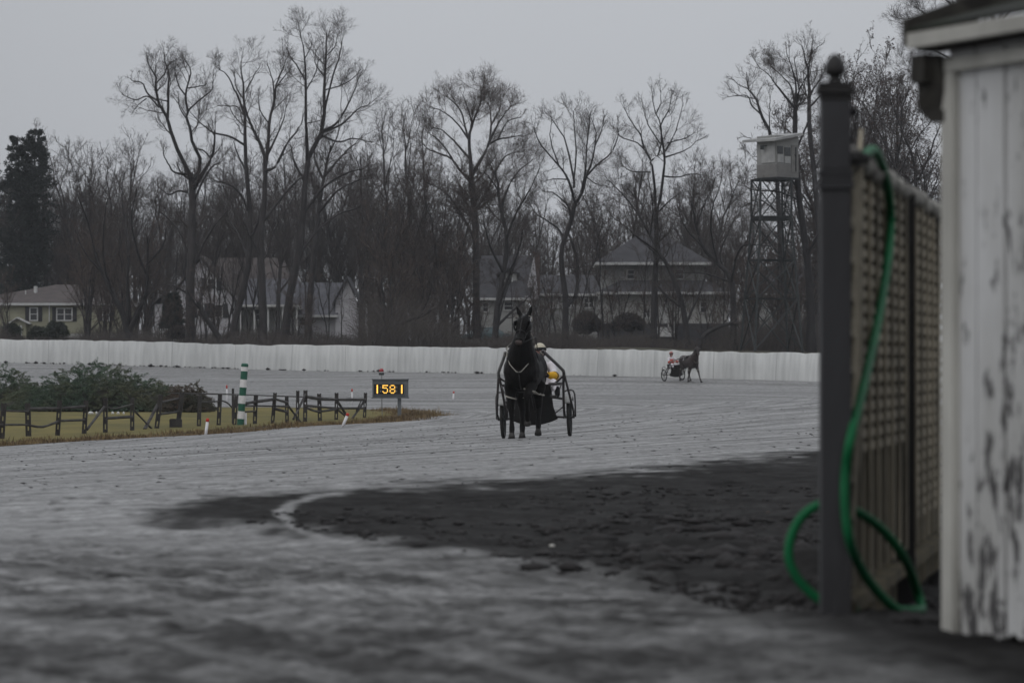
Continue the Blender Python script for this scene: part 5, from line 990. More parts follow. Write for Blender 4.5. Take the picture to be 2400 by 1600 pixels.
# ---------------------------------------------------------------- timing board with amber lamps
d = 167; B_2 = at(936, 980, d); B_2.z = g1(B_2.x, B_2.y) + .0; t_ = thing("timing_board", B_2, "grey roadside timing board with amber lamp digits on one post", "sign"); s_ = d / F
def bp_(px, py, dy=0): q = at(px, py, d) - B_2; q.y = dy; return q
g = MB(); g.box((0, .1, bp_(0, 932).z / 2 - .15), (.16, .16, bp_(0, 932).z + .3)); g.build("post", M['boardg'], t_)
a, b = bp_(873, 931), bp_(957, 890); g = MB(); g.box(((a.x + b.x) / 2, .12, (a.z + b.z) / 2), (b.x - a.x, .36, b.z - a.z)); g.box(((a.x + b.x) / 2, .10, b.z + .022), (b.x - a.x + .06, .46, .04)); g.box(((a.x + b.x) / 2, .10, a.z - .022), (b.x - a.x + .08, .46, .04)); g.build("cabinet", M['boardg'], t_)
pa, pb = bp_(876.5, 923.5), bp_(947, 900); g = MB(); g.box(((pa.x + pb.x) / 2, -.07, (pa.z + pb.z) / 2), (pb.x - pa.x, .03, pb.z - pa.z)); disp = g.build("display", M['black'], t_)
g = MB()
for x_ in (pa.x - .02, pb.x + .02): g.box((x_, -.085, (pa.z + pb.z) / 2), (.03, .06, pb.z - pa.z + .06))
for z_ in (pa.z - .02, pb.z + .02): g.box(((pa.x + pb.x) / 2, -.085, z_), (pb.x - pa.x, .06, .03))
g.build("bezel", M['boardg'], t_)
G = {'1': ["1"] * 7, '5': ["11111", "10000", "11110", "00001", "00001", "10001", "01110"], '8': ["01110", "10001", "10001", "01110", "10001", "10001", "01110"]}
g = MB(); gd = MB(); y0, y1 = 840 + 411 / 6.533, 840 + 524 / 6.533
for ch, x0, x1 in (('1', 1205, 1205), ('5', 1292, 1360), ('8', 1402, 1472), ('1', 1580, 1580)):
    for i, row in enumerate(G[ch]):
        for j, c_ in enumerate(row):
            if c_ == '1':
                q = bp_(700 + (x0 + (x1 - x0) * (j / 4 if len(row) > 1 else 0)) / 6.533, y0 + (y1 - y0) * i / 6); rr = .023 if len(row) > 1 else .030; g.tube([(q.x, -.085, q.z), (q.x, -.098, q.z)], rr, 10)
for x0 in (1258, 1501):
    for yy in (438, 500): q = bp_(700 + x0 / 6.533, 840 + yy / 6.533); gd.tube([(q.x, -.085, q.z), (q.x, -.098, q.z)], .022, 10)
g.build("lit_digits", M['led'], disp); gd.build("colon_dots", M['leddim'], disp)
# beacon on its own rod
b = at(896, 977, d + .6); b.z = g1(b.x, b.y); t_ = thing("beacon", b, "red domed beacon lamp on a thin rod behind the timing board", "beacon light"); tz_ = at(0, 879, d + .6).z - b.z; x_ = (894 - 896) / F * d
g = MB(); g.tube([(0, 0, -.2), (x_, 0, tz_)], .018, 8); g.build("rod", M['fend'], t_); g = MB(); g.lathe((x_, 0, tz_), [(.10, 0), (.115, .02), (.115, .11), (.10, .115)], 18); g.build("base", M['steel'], t_, False); g = MB(); g.lathe((x_, 0, tz_ + .117), [(.118, 0), (.118, .03)], 18); g.build("collar", M['stone'], t_)
g = MB(); g.lathe((x_, 0, tz_ + .149), [(.105, 0), (.104, .06), (.085, .11), (.05, .14), (.01, .15)], 18); g.build("red_dome", M['domered'], t_, True)
# ---------------------------------------------------------------- horses, race bikes and drivers
def ground_frame(px, d, yaw):
    """place on the track: origin, euler so that the wheels follow the cross slope"""
    x = (px - 1200) / F * d; h = Vector((-math.sin(yaw), -math.cos(yaw))); l = Vector((-h.y, h.x)); z = g1(x, d)
    roll = math.atan2(g1(x + l.x * .6, d + l.y * .6) - g1(x - l.x * .6, d - l.y * .6), 1.2); pit = -math.atan2(g1(x + h.x * 1.5, d + h.y * 1.5) - g1(x - h.x * .5, d - h.y * .5), 2.0)
    return Vector((x, d, z)), (roll, pit, math.atan2(h.y, h.x))
def frame_thing(name, org, eul, off, label, cat, group=None):
    t_ = thing(name, (0, 0, 0), label, cat, group); t_.rotation_euler = eul; Rm = t_.rotation_euler.to_matrix(); t_.location = org + Rm @ Vector(off); return t_
def make_horse(org, eul, off, label, coat, pose, near=True):
    t_ = frame_thing("harness_horse", org, eul, off, label, "horse")
    g = MB(); P, Mz = Vector(pose['poll']), Vector(pose['muzzle'])
    g.rings([(-1.00, 0, 1.34, 0.056, .06), (-.93, 0, 1.32, 0.203, .21), (-.80, 0, 1.29, 0.299, .30), (-.58, 0, 1.27, 0.339, .33), (-.30, 0, 1.22, 0.311, .325), (0, 0, 1.20, 0.328, .345), (.26, 0, 1.19, 0.333, .38), (.46, 0, 1.21, 0.333, .375), (.62, 0, 1.19, 0.288, .30), (.73, 0, 1.20, 0.192, .20), (.78, 0, 1.20, 0.068, .08)], 18)
    b0 = Vector((.44, 0, 1.32)); b1 = P - b0
    g.rings([(b0.x - .04, 0, b0.z - .10, .30, .34), (*(b0 + b1 * .18 + Vector((.05, 0, 0))), .275, .30), (*(b0 + b1 * .42 + Vector((.06, 0, 0))), .205, .245), (*(b0 + b1 * .68 + Vector((.03, 0, 0))), .14, .185), (*(b0 + b1 * .92), .10, .145), (*(b0 + b1 * 1.04), .065, .09)], 16)
    hd = Mz - P; ax = hd.normalized(); sd = Vector((0, 1, 0)); sd = (sd - ax * sd.dot(ax)).normalized()
    dn = sd.cross(ax); dn = dn if dn.z < 0 else -dn                      # jaw side
    H = lambda t, dv=0.0: P + hd * t + dn * dv
    g.rings([(*H(-.10), .065, .07), (*H(.02), .108, .115), (*H(.2, .02), .13, .165), (*H(.38, .02), .118, .155), (*H(.58, .01), .085, .108), (*H(.78), .07, .083), (*H(.92), .075, .08), (*H(1.0), .055, .06)], 14, sd)
    g.ell(H(.98, .035), (.045, .05, .04))                               # lower lip
    for s_ in (-1, 1):
        e0 = P + Vector((-.02, s_ * .055, .04)) - hd * .02; tipe = e0 + Vector((.02, s_ * pose.get('ear', .07), .20)); m_ = e0.lerp(tipe, .4) + Vector((0, s_ * .012, 0))
        g.rings([(*(e0 - Vector((0, 0, .05))), .042, .036), (*e0.lerp(m_, .5), .046, .028), (*m_, .044, .026), (*e0.lerp(tipe, .75), .029, .019), (*tipe, .007, .006)], 10)
    for k, L_ in pose['legs'].items():
        s_ = 1 if k[1] == 'l' else -1; hind = k[0] == 'h'; kk = 1.22 if near else 1.05
        if hind: g.rings([(-.62, s_ * .14, 1.22, .13, .24), (-.56, s_ * .17, 1.02, .125, .22)] + [(q[0], s_ * q[1], q[2], q[3] * kk, (q[4] if len(q) > 4 else q[3]) * kk) for q in L_[0]], 12)
        else: g.rings([(.50, s_ * .15, 1.22, .12, .21), (.48, s_ * .175, 1.02, .135, .19)] + [(q[0], s_ * q[1], q[2], q[3] * kk, (q[4] if len(q) > 4 else q[3]) * kk) for q in L_[0]], 12)
    g.fuse("body", coat, t_, .018 if near else .022, 3)
    for k, L_ in pose['legs'].items():
        s_ = 1 if k[1] == 'l' else -1; a, b = L_[1]; a = Vector((a[0], s_ * a[1], a[2])); b = Vector((b[0], s_ * b[1], b[2])); m = MB(); m.rings([(*a, .045, .05), (*a.lerp(b, .5), .058, .066), (*b, .066, .076)], 14); m.build("hoof", M['hoof'], t_, True)
    m = MB()                                                             # mane along the crest
    for k in range(22):
        f = k / 21; c = b0 + b1 * (.25 + .78 * f) + Vector((-.18 + .09 * f, 0, .04)); m.rings([(*c, .012, .03), (*(c + Vector((-.01, -.035 - .05, -.06))), .016, .035), (*(c + Vector((.0, -.12 + .03 * math.sin(k), -.19 - .02 * math.cos(k * 2)))), .006, .012)], 6)
    m.rings([(*(P + Vector((.0, 0, .07))), .03, .03), (*H(.12, -.13), .03, .02), (*H(.26, -.16), .008, .006)], 8); m.build("mane", M['leather'], t_, True)
    m = MB(); m.rings([(-.97, 0, 1.36, .035, .035), (-1.08, 0, 1.30, .05, .05), (-1.13, .01, 1.08, .065, .07), (-1.10, .01, .75, .06, .07), (-1.06, .02, .48, .02, .03)], 10); m.build("tail", M['leather'], t_, True)
    for s_ in (-1, 1): m = MB(); m.ell(H(.22, -.035) + sd * s_ * .10, (.02, .02, .022), 8, 6); m.build("eye", M['black'], t_, True)
    m = MB(); m.ell(H(.97, -.012), (.058, .066, .05), 12, 8); m.build("nose_patch", M['muzz'], t_, True)
    for s_ in (-1, 1): m = MB(); m.ell(H(.95, -.03) + sd * s_ * .043, (.012, .014, .018), 8, 6); m.build("nostril", M['black'], t_, True)
    # harness worn by the horse
    m = MB()
    def band(t, wv, hv, dv=0, r_=.011): m.tube([H(t, dv) + sd * (wv * math.cos(a)) + dn * (hv * math.sin(a)) for a in np.linspace(0, 2 * math.pi, 19)], r_, 6)
    band(.62, .083, .108, .01, .014); band(.90, .075, .082, 0, .008); band(.06, .10, .115, .0, .012)
    m.tube([P + Vector((0, 0, .09)), H(.1, -.14), H(.35, -.14), H(.6, -.11), H(.88, -.08)], .010, 6)        # overcheck down the face
    for s_ in (-1, 1): m.tube([P + sd * s_ * .07 + Vector((0, 0, .06)), H(.12) + sd * s_ * .112, H(.4) + sd * s_ * .108, H(.66, .02) + sd * s_ * .082, H(.88, .03) + sd * s_ * .072], .010, 6)
    m.build("bridle", M['leather'], t_, True)
    for s_ in (-1, 1):                                                   # cupped blinkers on wire stays
        m = MB(); c = H(.30, -.02) + sd * s_ * .135
        m.rings([(*(c - hd * .16 - sd * s_ * .02), .012, .03), (*(c - hd * .06 + sd * s_ * .02), .016, .075), (*(c + hd * .08 + sd * s_ * .015), .016, .08), (*(c + hd * .2 - sd * s_ * .03), .01, .03)], 10, sd); m.build("blinker", M['leather'], t_, True)
        m = MB(); m.tube([H(.02, -.1) + sd * s_ * .09, H(.05, -.09) + sd * s_ * .15, H(.14, -.07) + sd * s_ * .165, H(.24, -.05) + sd * s_ * .15], .006, 6); m.build("blinker_stay", M['cord'], t_, True)
    m = MB(); y = .22; m.tube([(.36, -.25, 1.66), (.62, -.235, 1.50), (.76, -.165, 1.33), (.83, -.05, 1.20), (.838, 0, 1.18), (.83, .05, 1.20), (.76, .165, 1.33), (.62, .235, 1.50), (.36, .25, 1.66)], .0095, 8); m.build("breast_cord", M['cord'], t_, True)
    for s_ in (-1, 1): m = MB(); m.tube([(.34, s_ * .27, 1.60), (.52, s_ * .262, 1.62), (.60, s_ * .225, 1.66)], .008, 6); m.tube([(.60, s_ * .225, 1.66), P + Vector((-.02, s_ * .15, -.34)), P + Vector((.10, s_ * .13, -.26))], .007, 6); m.build("neck_strap", M['cord'], t_, True)
    m = MB(); m.tube([(.825, -.04, 1.19), (.84, 0, 1.17), (.825, .04, 1.19), (.835, 0, 1.15)], .016, 6); m.tube([(.80, 0, 1.13), (.74, 0, .98), (.60, 0, .88)], .012, 6); m.build("breast_knot", M['leather'], t_, True)
    m = MB(); m.tube([(.10 + .0 * k, .305 * math.cos(a), 1.21 + .375 * math.sin(a)) for k, a in enumerate(np.linspace(0, 2 * math.pi, 25))], .016, 6); m.box((.10, 0, 1.59), (.16, .30, .05)); m.build("girth", M['leather'], t_, True)
    for s_ in (-1, 1): m = MB(); m.ell((.12, s_ * .33, 1.53), (.035, .035, .04), 10, 8); m.build("shaft_coupling", M['cord'], t_, True)
    m = MB(); m.hexa([(-.35, -.30, 1.28), (-.02, -.31, 1.28), (-.02, .31, 1.28), (-.35, .30, 1.28), (-.33, -.2, 1.545), (-.02, -.21, 1.565), (-.02, .21, 1.565), (-.33, .2, 1.545)]); m.build("saddle_pad", M['bcloth'] if near else M['leather'], t_)
    cu = bpy.data.curves.new("pad_number", 'FONT'); cu.body = "3" if not near else "2"; cu.size = .24; cu.extrude = .004
    if not near:
        for s_ in (-1,):
            fo = bpy.data.objects.new("tmp", cu); COL.objects.link(fo); bpy.context.view_layer.update(); me = bpy.data.meshes.new_from_object(fo); bpy.data.objects.remove(fo); o = link("pad_number", me, t_, [M['wcloth']]); o.rotation_euler = (R(68), 0, 0); o.location = (-.30, -.318, 1.30)
    # hobbles: loops round the four gaskins and forearms joined by straps
    hp = pose['hob']
    for x, y, z, r1, r2 in hp:
        m = MB(); m.tube([(x + r2 * math.sin(a), y + r1 * math.cos(a), z - .035 * math.cos(a * 1.0 + .5) - .02 * math.sin(a)) for a in np.linspace(0, 2 * math.pi, 19)], .015, 7); m.build("hobble", M['cord'], t_, True)
    for i, j in ((0, 2), (1, 3)): m = MB(); a, b = Vector(hp[i][:3]), Vector(hp[j][:3]); sy = .06 if a.y > 0 else -.06; m.tube([a + Vector((-.08, sy, 0)), a.lerp(b, .5) + Vector((0, sy * 1.6, -.05)), b + Vector((.08, sy, 0))], .010, 6); m.build("hobble_strap", M['cord'], t_, True)
    for s_ in (-1, 1):
        m = MB(); hd_ = Vector(pose['hand'][0 if s_ < 0 else 1]); m.tube([H(.93, .02) + sd * s_ * .075, P + Vector((-.15, s_ * .17, -.32)), (.20, s_ * .27, 1.58), (-.5, s_ * .28, 1.46), hd_], .009, 6); m.build("rein", M['leather'], t_, True)
    m = MB(); m.tube([P + Vector((-.02, 0, .1)), P + Vector((-.16, 0, -.06)), (.40, 0, 1.70), (.12, 0, 1.62)], .009, 6); m.build("overcheck", M['leather'], t_, True)
    return t_
FL_STAND = ([(.44, .17, .90, .10, .12), (.46, .165, .72, .066, .075), (.48, .165, .54, .052, .056), (.478, .165, .46, .042, .046), (.475, .165, .30, .033, .04), (.475, .165, .19, .044, .048), (.51, .165, .11, .038, .04), (.53, .165, .07, .04, .045)], ((.525, .165, .095), (.56, .165, 0)))
FL_LIFT = ([(.50, .17, .95, .10, .12), (.66, .15, .84, .068, .075), (.78, .13, .76, .058, .06), (.77, .125, .70, .045, .05), (.66, .11, .52, .034, .04), (.60, .10, .42, .045, .048), (.555, .095, .34, .038, .04), (.54, .09, .30, .04, .045)], ((.545, .09, .325), (.50, .085, .245)))
HL_STAND = ([(-.46, .18, .92, .12, .17), (-.56, .175, .72, .078, .10), (-.70, .17, .56, .055, .075), (-.70, .17, .48, .045, .06), (-.67, .17, .32, .036, .044), (-.655, .17, .20, .046, .05), (-.61, .17, .11, .038, .042), (-.59, .17, .07, .04, .045)], ((-.60, .17, .095), (-.565, .17, 0)))
HL_SWING = ([(-.34, .18, .94, .12, .17), (-.36, .175, .76, .078, .10), (-.46, .17, .60, .055, .075), (-.46, .17, .52, .045, .06), (-.36, .17, .36, .036, .044), (-.32, .17, .25, .046, .05), (-.28, .17, .165, .038, .042), (-.27, .17, .13, .04, .045)], ((-.275, .17, .15), (-.235, .17, .06)))
def make_sulky(org, eul, label, near=True):
    t_ = frame_thing("race_bike", org, eul, (0, 0, 0), label, "sulky")
    for s_ in (-1, 1):
        wy = s_ * .62; w_ = thing("wheel", (0, wy, .355), None, None); w_.parent = t_
        m = MB(); m.tube([(.33 * math.cos(a), 0, .33 * math.sin(a)) for a in np.linspace(0, 2 * math.pi, 41)], .031, 10, cap=False); m.build("tyre", M['tyre'], w_, True)
        m = MB(); m.tube([(.295 * math.cos(a), 0, .295 * math.sin(a)) for a in np.linspace(0, 2 * math.pi, 41)], .014, 8, cap=False)
        m.tube([(0, -.05, 0), (0, .05, 0)], .03, 10)
        for k in range(20): a = k * math.pi / 10; m.tube([(.03 * math.cos(a), .03 * (-1) ** k, .03 * math.sin(a)), (.29 * math.cos(a), 0, .29 * math.sin(a))], .004, 4)
        m.build("rim", M['steel'], w_, True)
        # fender over the upper front of the wheel
        m = MB(); n = 14; V = []; Fc = []
        for k in range(n + 1):
            a = R(40 + 88 * k / n)
            for r_, y in ((.385, -.075), (.405, -.05), (.41, 0), (.405, .05), (.385, .075)): V.append((r_ * math.cos(a), wy + y, .355 + r_ * math.sin(a)))
        V2 = [(v[0] * .97, v[1], .355 + (v[2] - .355) * .975) for v in V]; N_ = len(V)
        for k in range(n):
            for j in range(4): i = k * 5 + j; Fc.append((i, i + 1, i + 6, i + 5)); Fc.append((N_ + i, N_ + i + 5, N_ + i + 6, N_ + i + 1))
        for j in range(4): Fc += [(j, N_ + j, N_ + j + 1, j + 1), (n * 5 + j, n * 5 + j + 1, N_ + n * 5 + j + 1, N_ + n * 5 + j)]
        for k in range(n): Fc += [(k * 5, k * 5 + 5, N_ + k * 5 + 5, N_ + k * 5), (k * 5 + 4, N_ + k * 5 + 4, N_ + k * 5 + 9, k * 5 + 9)]
        m.add(V + V2, Fc); m.build("fender", M['fend'], t_, True)
        # shaft from the saddle back to the elbow, then down to the axle on both sides of the wheel
        m = MB(); e = Vector((.80, s_ * .60, 1.20))
        m.tube(catmull([(2.22, s_ * .34, 1.555), (2.12, s_ * .35, 1.555), (1.70, s_ * .42, 1.455), (1.28, s_ * .51, 1.34), (.92, s_ * .585, 1.235), tuple(e), (.74, s_ * .605, 1.12)], 40), [.030] * 40, 10); m.build("shaft", M['tube'] if s_ > 0 else M['tubel'], t_, True)
        m = MB(); m.tube([tuple(e), (.56, s_ * .57, .90), (.30, s_ * .545, .58), (.14, s_ * .54, .42), (0, s_ * .54, .355)], .024, 8)
        m.tube([tuple(e), (.52, s_ * .655, .86), (.30, s_ * .695, .60), (.16, s_ * .715, .46), (0, s_ * .70, .355)], .022, 8)
        m.tube(catmull([(.05, s_ * .53, .70), (.02, s_ * .535, .82), (0, s_ * .62, .86), (-.02, s_ * .73, .80), (0, s_ * .735, .36)], 14), .017, 8)
        m.tube([(.03, s_ * .53, .36), (.05, s_ * .53, .72), (.3, s_ * .54, .66)], .018, 8)
        m.tube(catmull([(.76, s_ * .59, 1.12), (.5, s_ * .42, 1.0), (.2, s_ * .2, .92)], 10), .020, 8)
        m.tube([(.62, s_ * .56, .98), (.60, s_ * .30, .98)], .026, 8)
        m.tube([(.30, s_ * .53, .55), (.36, s_ * .36, .42)], .014, 6)
        m.build("fork", M['tube'], t_, True)
        m = MB(); m.tube([(.78, s_ * .56, .98), (.86, s_ * .46, .76), (.86, s_ * .34, .76)], .012, 6); m.box((.86, s_ * .40, .745), (.11, .13, .02)); m.build("foot_rest", M['tube'], t_, False)
    m = MB(); m.tube([(0, -.72, .355), (0, -.53, .36), (0, 0, .40), (0, .53, .36), (0, .72, .355)], .022, 8)
    m.tube(catmull([(.05, -.53, .70), (-.02, -.3, .74), (-.05, 0, .75), (-.02, .3, .74), (.05, .53, .70)], 15), .024, 8)
    m.tube([(.2, -.2, .92), (.1, 0, .90), (.2, .2, .92)], .02, 8); m.build("crossbar", M['tube'], t_, True)
    m = MB(); m.hexa([(-.35, -.16, .74), (.12, -.13, .76), (.12, .13, .76), (-.35, .16, .74), (-.35, -.18, .80), (.12, -.15, .80), (.12, .15, .80), (-.35, .18, .80)]); m.hexa([(-.40, -.17, .78), (-.34, -.17, .78), (-.34, .17, .78), (-.40, .17, .78), (-.46, -.15, .98), (-.41, -.15, .98), (-.41, .15, .98), (-.46, .15, .98)]); m.build("seat", M['leather'], t_)
    # mud apron: a sheet hanging in front of the seat, narrow above, flared below
    m = MB(); V = []; n = 12; prof = [(.98, .30), (.86, .335), (.70, .345), (.55, .36), (.42, .40), (.33, .43)]
    for zi_, hw in prof:
        for k in range(n + 1): f = k / n * 2 - 1; drop = -.10 * (1 - f * f) * (1 if zi_ < .4 else 0); V.append((.34 + .10 * (1 - f * f) + .10 * (zi_ - .3), hw * f, zi_ + drop))
    N_ = len(V); V += [(v[0] - .012, v[1], v[2]) for v in V]; Fc = []
    for i in range(len(prof) - 1):
        for k in range(n): a = i * (n + 1) + k; Fc += [(a, a + 1, a + n + 2, a + n + 1), (N_ + a, N_ + a + n + 1, N_ + a + n + 2, N_ + a + 1)]
    m.add(V, Fc); m.build("mud_apron", M['apron'], t_, True); return t_
def make_driver(org, eul, off, label, helm, jac, sleeve, cuff, near=True):
    t_ = frame_thing("person", org, eul, off, label, "person")
    def arms(m, k, parts=(1, 1)):
        for s_ in (-1, 1):
            if parts[0]: m.rings([(-.17, s_ * .17, 1.36, .075 * k, .075 * k), (-.12, s_ * .235, 1.30, .066 * k, .066 * k), (.06, s_ * .285, 1.11, .05 * k, .052 * k)], 10, (1, 0, 0))
            if parts[1]: m.rings([(.03, s_ * .285, 1.12, .052 * k, .052 * k), (.20, s_ * .22, 1.13, .044 * k, .046 * k), (.36, s_ * .13, 1.16, .031 * k, .034 * k)], 10)
    g = MB()
    g.rings([(-.10, 0, .80, .15, .11), (-.13, 0, .92, .155, .115), (-.20, 0, 1.10, .15, .105), (-.24, 0, 1.28, .17, .105), (-.24, 0, 1.37, .13, .085), (-.23, 0, 1.42, .07, .065)], 14); g.rings([(-.23, 0, 1.38, .06, .062), (-.205, 0, 1.47, .052, .058), (-.19, 0, 1.52, .05, .056)], 10)
    hc = Vector((-.165, 0, 1.60)); g.ell(hc, (.098, .078, .118), 16, 12); g.ell(hc + Vector((.03, 0, -.07)), (.062, .055, .055), 12, 8)
    g.rings([(*(hc + Vector((.085, 0, .02))), .012, .014), (*(hc + Vector((.118, 0, -.025))), .017, .016), (*(hc + Vector((.095, 0, -.035))), .014, .012)], 8)
    for s_ in (-1, 1): g.ell(hc + Vector((-.005, s_ * .08, -.005)), (.022, .012, .032), 8, 6); g.ell(hc + Vector((.082, s_ * .034, .032)), (.018, .024, .010), 8, 6); g.ell(hc + Vector((.065, s_ * .042, -.03)), (.03, .026, .026), 8, 6)
    g.ell(hc + Vector((.092, 0, -.068)), (.012, .026, .008), 8, 6)
    arms(g, .8)
    for s_ in (-1, 1):
        h = Vector((.40, s_ * .115, 1.165)); g.ell(h, (.048, .022, .042), 10, 8)
        for k in range(4): zf = .032 - .021 * k; ln = (.9, 1.0, .95, .78)[k]; g.tube([h + Vector((.035, 0, zf)), h + Vector((.07 * ln, -s_ * .008, zf)), h + Vector((.075 * ln, -s_ * .035, zf - .003)), h + Vector((.045, -s_ * .045, zf - .004))], [.010, .0095, .009, .0075], 7)
        g.tube([h + Vector((-.01, -s_ * .01, .035)), h + Vector((.02, -s_ * .03, .052)), h + Vector((.048, -s_ * .038, .048))], [.012, .011, .008], 7)
        g.rings([(-.08, s_ * .09, .84, .085, .09), (.14, s_ * .19, .93, .075, .08), (.36, s_ * .27, 1.00, .058, .062), (.58, s_ * .33, .90, .05, .055), (.78, s_ * .37, .80, .036, .04)], 10)
    g.fuse("body", M['skin'], t_, .011 if near else .015, 2)
    g = MB(); g.rings([(-.11, 0, .88, .17, .13), (-.15, 0, .98, .175, .135), (-.20, 0, 1.10, .172, .128), (-.24, 0, 1.28, .195, .13), (-.24, 0, 1.38, .15, .10), (-.225, 0, 1.435, .075, .07)], 16); arms(g, 1.12, (1, 0)); g.fuse("jacket", jac, t_, .014, 3)
    for s_ in (-1, 1):
        g = MB(); g.rings([(.0, s_ * .285, 1.125, .08, .08), (.10, s_ * .262, 1.135, .082, .08), (.20, s_ * .22, 1.14, .068, .068), (.345, s_ * .14, 1.157, .040, .042)], 12); sl_ = g.build("sleeve", sleeve, t_, True)
        g = MB(); g.rings([(.045, s_ * .275, 1.135, .085, .084), (.10, s_ * .262, 1.136, .085, .083)], 12); g.rings([(.30, s_ * .165, 1.147, .047, .048), (.355, s_ * .135, 1.16, .041, .043)], 12); g.build("sleeve_band", cuff, sl_, True)
    g = MB(); g.rings([(-.05, 0, 1.02, .10, .03), (-.085, 0, 1.15, .12, .035), (-.115, 0, 1.30, .11, .03)], 12); g.build("chest_panel", cuff if near else sleeve, t_, True)
    g = MB(); g.rings([(-.10, 0, .80, .16, .12), (-.12, 0, .90, .165, .125)], 14)
    for s_ in (-1, 1): g.rings([(-.08, s_ * .09, .84, .10, .105), (.14, s_ * .19, .93, .088, .092), (.36, s_ * .27, 1.01, .070, .074), (.58, s_ * .33, .90, .062, .066), (.74, s_ * .365, .82, .047, .052)], 12)
    g.fuse("trousers", M['wcloth'], t_, .015, 3)
    for s_ in (-1, 1): g = MB(); g.rings([(.70, s_ * .358, .845, .05, .055), (.79, s_ * .372, .79, .048, .052), (.83, s_ * .38, .775, .046, .06)], 12); g.rings([(.77, s_ * .372, .79, .04, .05), (.845, s_ * .382, .80, .048, .05), (.875, s_ * .387, .87, .044, .032), (.895, s_ * .39, .93, .025, .02)], 12); g.fuse("boot", M['bcloth'], t_, .014, 2)
    # helmet shell, dark brow and straps
    g = MB(); V = []; n = 20; mm = 9; c = hc + Vector((-.012, 0, .028))
    for i in range(mm + 1):
        for k in range(n):
            a = 2 * math.pi * k / n; th = (math.pi * .5 + (.42 if math.cos(a) < .35 else .02)) * i / mm; V.append(c + Vector((.135 * math.sin(th) * math.cos(a), .118 * math.sin(th) * math.sin(a), .132 * math.cos(th))))
    Fc = [(i * n + k, (i + 1) * n + k, (i + 1) * n + (k + 1) % n, i * n + (k + 1) % n) for i in range(mm) for k in range(n)]; V2 = [c + (v - c) * .93 for v in V]; N_ = len(V); Fc += [tuple(N_ + q for q in f[::-1]) for f in Fc]; Fc += [(mm * n + k, N_ + mm * n + k, N_ + mm * n + (k + 1) % n, mm * n + (k + 1) % n) for k in range(n)]
    g.add(V + V2, Fc); hl = g.build("helmet", helm, t_, True)
    g = MB(); V = []
    for k in range(13):
        a = R(-95 + 190 * k / 12)
        for z, r_ in ((-.012, 1.035), (.045, 1.0)): V.append(c + Vector((.138 * r_ * math.cos(a), .121 * r_ * math.sin(a), z)))
        for z, r_ in ((.045, .90), (-.012, .90)): V.append(c + Vector((.138 * r_ * math.cos(a), .121 * r_ * math.sin(a), z)))
    Fc = [(k * 4 + j, k * 4 + (j + 1) % 4, k * 4 + 4 + (j + 1) % 4, k * 4 + 4 + j) for k in range(12) for j in range(4)]; g.add(V, Fc); g.build("brow_band", M['bcloth'], hl, True)
    g = MB()
    for s_ in (-1, 1): g.rings([(*(hc + Vector((0, s_ * .092, .02))), .014, .05), (*(hc + Vector((.01, s_ * .086, -.06))), .012, .035), (*(hc + Vector((.04, s_ * .045, -.125))), .01, .014)], 8)
    g.build("chin_strap", M['bcloth'], hl, True)
    return t_
# near pair: heading for the camera
org, eul = ground_frame(1258, 71.5, R(5))
POSE_N = dict(poll=(.80, .13, 2.13), muzzle=(1.24, .07, 1.69), ear=.09, legs={'fr': ([(q[0], q[1] + .04, *q[2:]) for q in FL_STAND[0]], tuple((q[0], q[1] + .04, q[2]) for q in FL_STAND[1])), 'fl': FL_LIFT, 'hr': HL_STAND, 'hl': HL_SWING},
              hob=[(.47, -.205, .74, .095, .10), (.62, .155, .86, .095, .10), (-.55, -.175, .76, .11, .13), (-.36, .175, .80, .11, .13)], hand=[(-1.68, -.02, 1.18), (-1.68, .22, 1.18)])
make_horse(org, (eul[0], eul[1], eul[2] + R(-3)), (2.05, .10, 0), "black harness horse coming head on with white breast cord and raised ears", M['coat'], POSE_N)
make_sulky(org, eul, "dark race bike drawn by the near black horse")
make_driver(org, eul, (0, .10, 0), "driver in gold helmet, white jacket and yellow black sleeves behind the near black horse", M['helm'], M['wcloth'], M['ycloth'], M['bcloth'])
# far pair: crossing to the right
org, eul = ground_frame(1578, 231.5, R(-27))
FL_REACH = ([(.56, .17, .92, .10, .12), (.68, .165, .74, .066, .075), (.79, .165, .56, .052, .056), (.81, .165, .48, .042, .046), (.90, .165, .30, .033, .04), (.95, .165, .19, .044, .048), (1.01, .165, .12, .038, .04), (1.03, .165, .09, .04, .045)], ((1.02, .165, .115), (1.08, .165, .03)))
FL_BACK = ([(.36, .17, .88, .10, .12), (.30, .165, .70, .066, .075), (.22, .165, .53, .052, .056), (.20, .165, .46, .042, .046), (.10, .165, .33, .033, .04), (.05, .165, .25, .044, .048), (.06, .165, .16, .038, .04), (.08, .165, .12, .04, .045)], ((.07, .165, .14), (.10, .165, .05)))
HL_BACK = ([(-.52, .18, .92, .12, .17), (-.68, .175, .74, .078, .10), (-.86, .17, .60, .055, .075), (-.88, .17, .52, .045, .06), (-.93, .17, .36, .036, .044), (-.95, .17, .26, .046, .05), (-.93, .17, .17, .038, .042), (-.92, .17, .13, .04, .045)], ((-.925, .17, .15), (-.90, .17, .06)))
POSE_F = dict(poll=(.95, 0, 2.06), muzzle=(1.30, -.12, 1.70), ear=.05, legs={'fl': FL_REACH, 'fr': FL_BACK, 'hl': HL_SWING, 'hr': HL_BACK}, hob=[(.30, -.165, .72, .09, .1), (.70, .165, .74, .09, .1), (-.68, -.175, .76, .11, .13), (-.38, .175, .78, .11, .13)], hand=[(-1.68, -.1, 1.18), (-1.68, .1, 1.18)])
make_horse(org, eul, (2.05, 0, 0), "dark bay harness horse striding to the right along the far white wall", M['coatb'], POSE_F, False)
make_sulky(org, eul, "distant race bike with black mud apron before the far white wall", False)
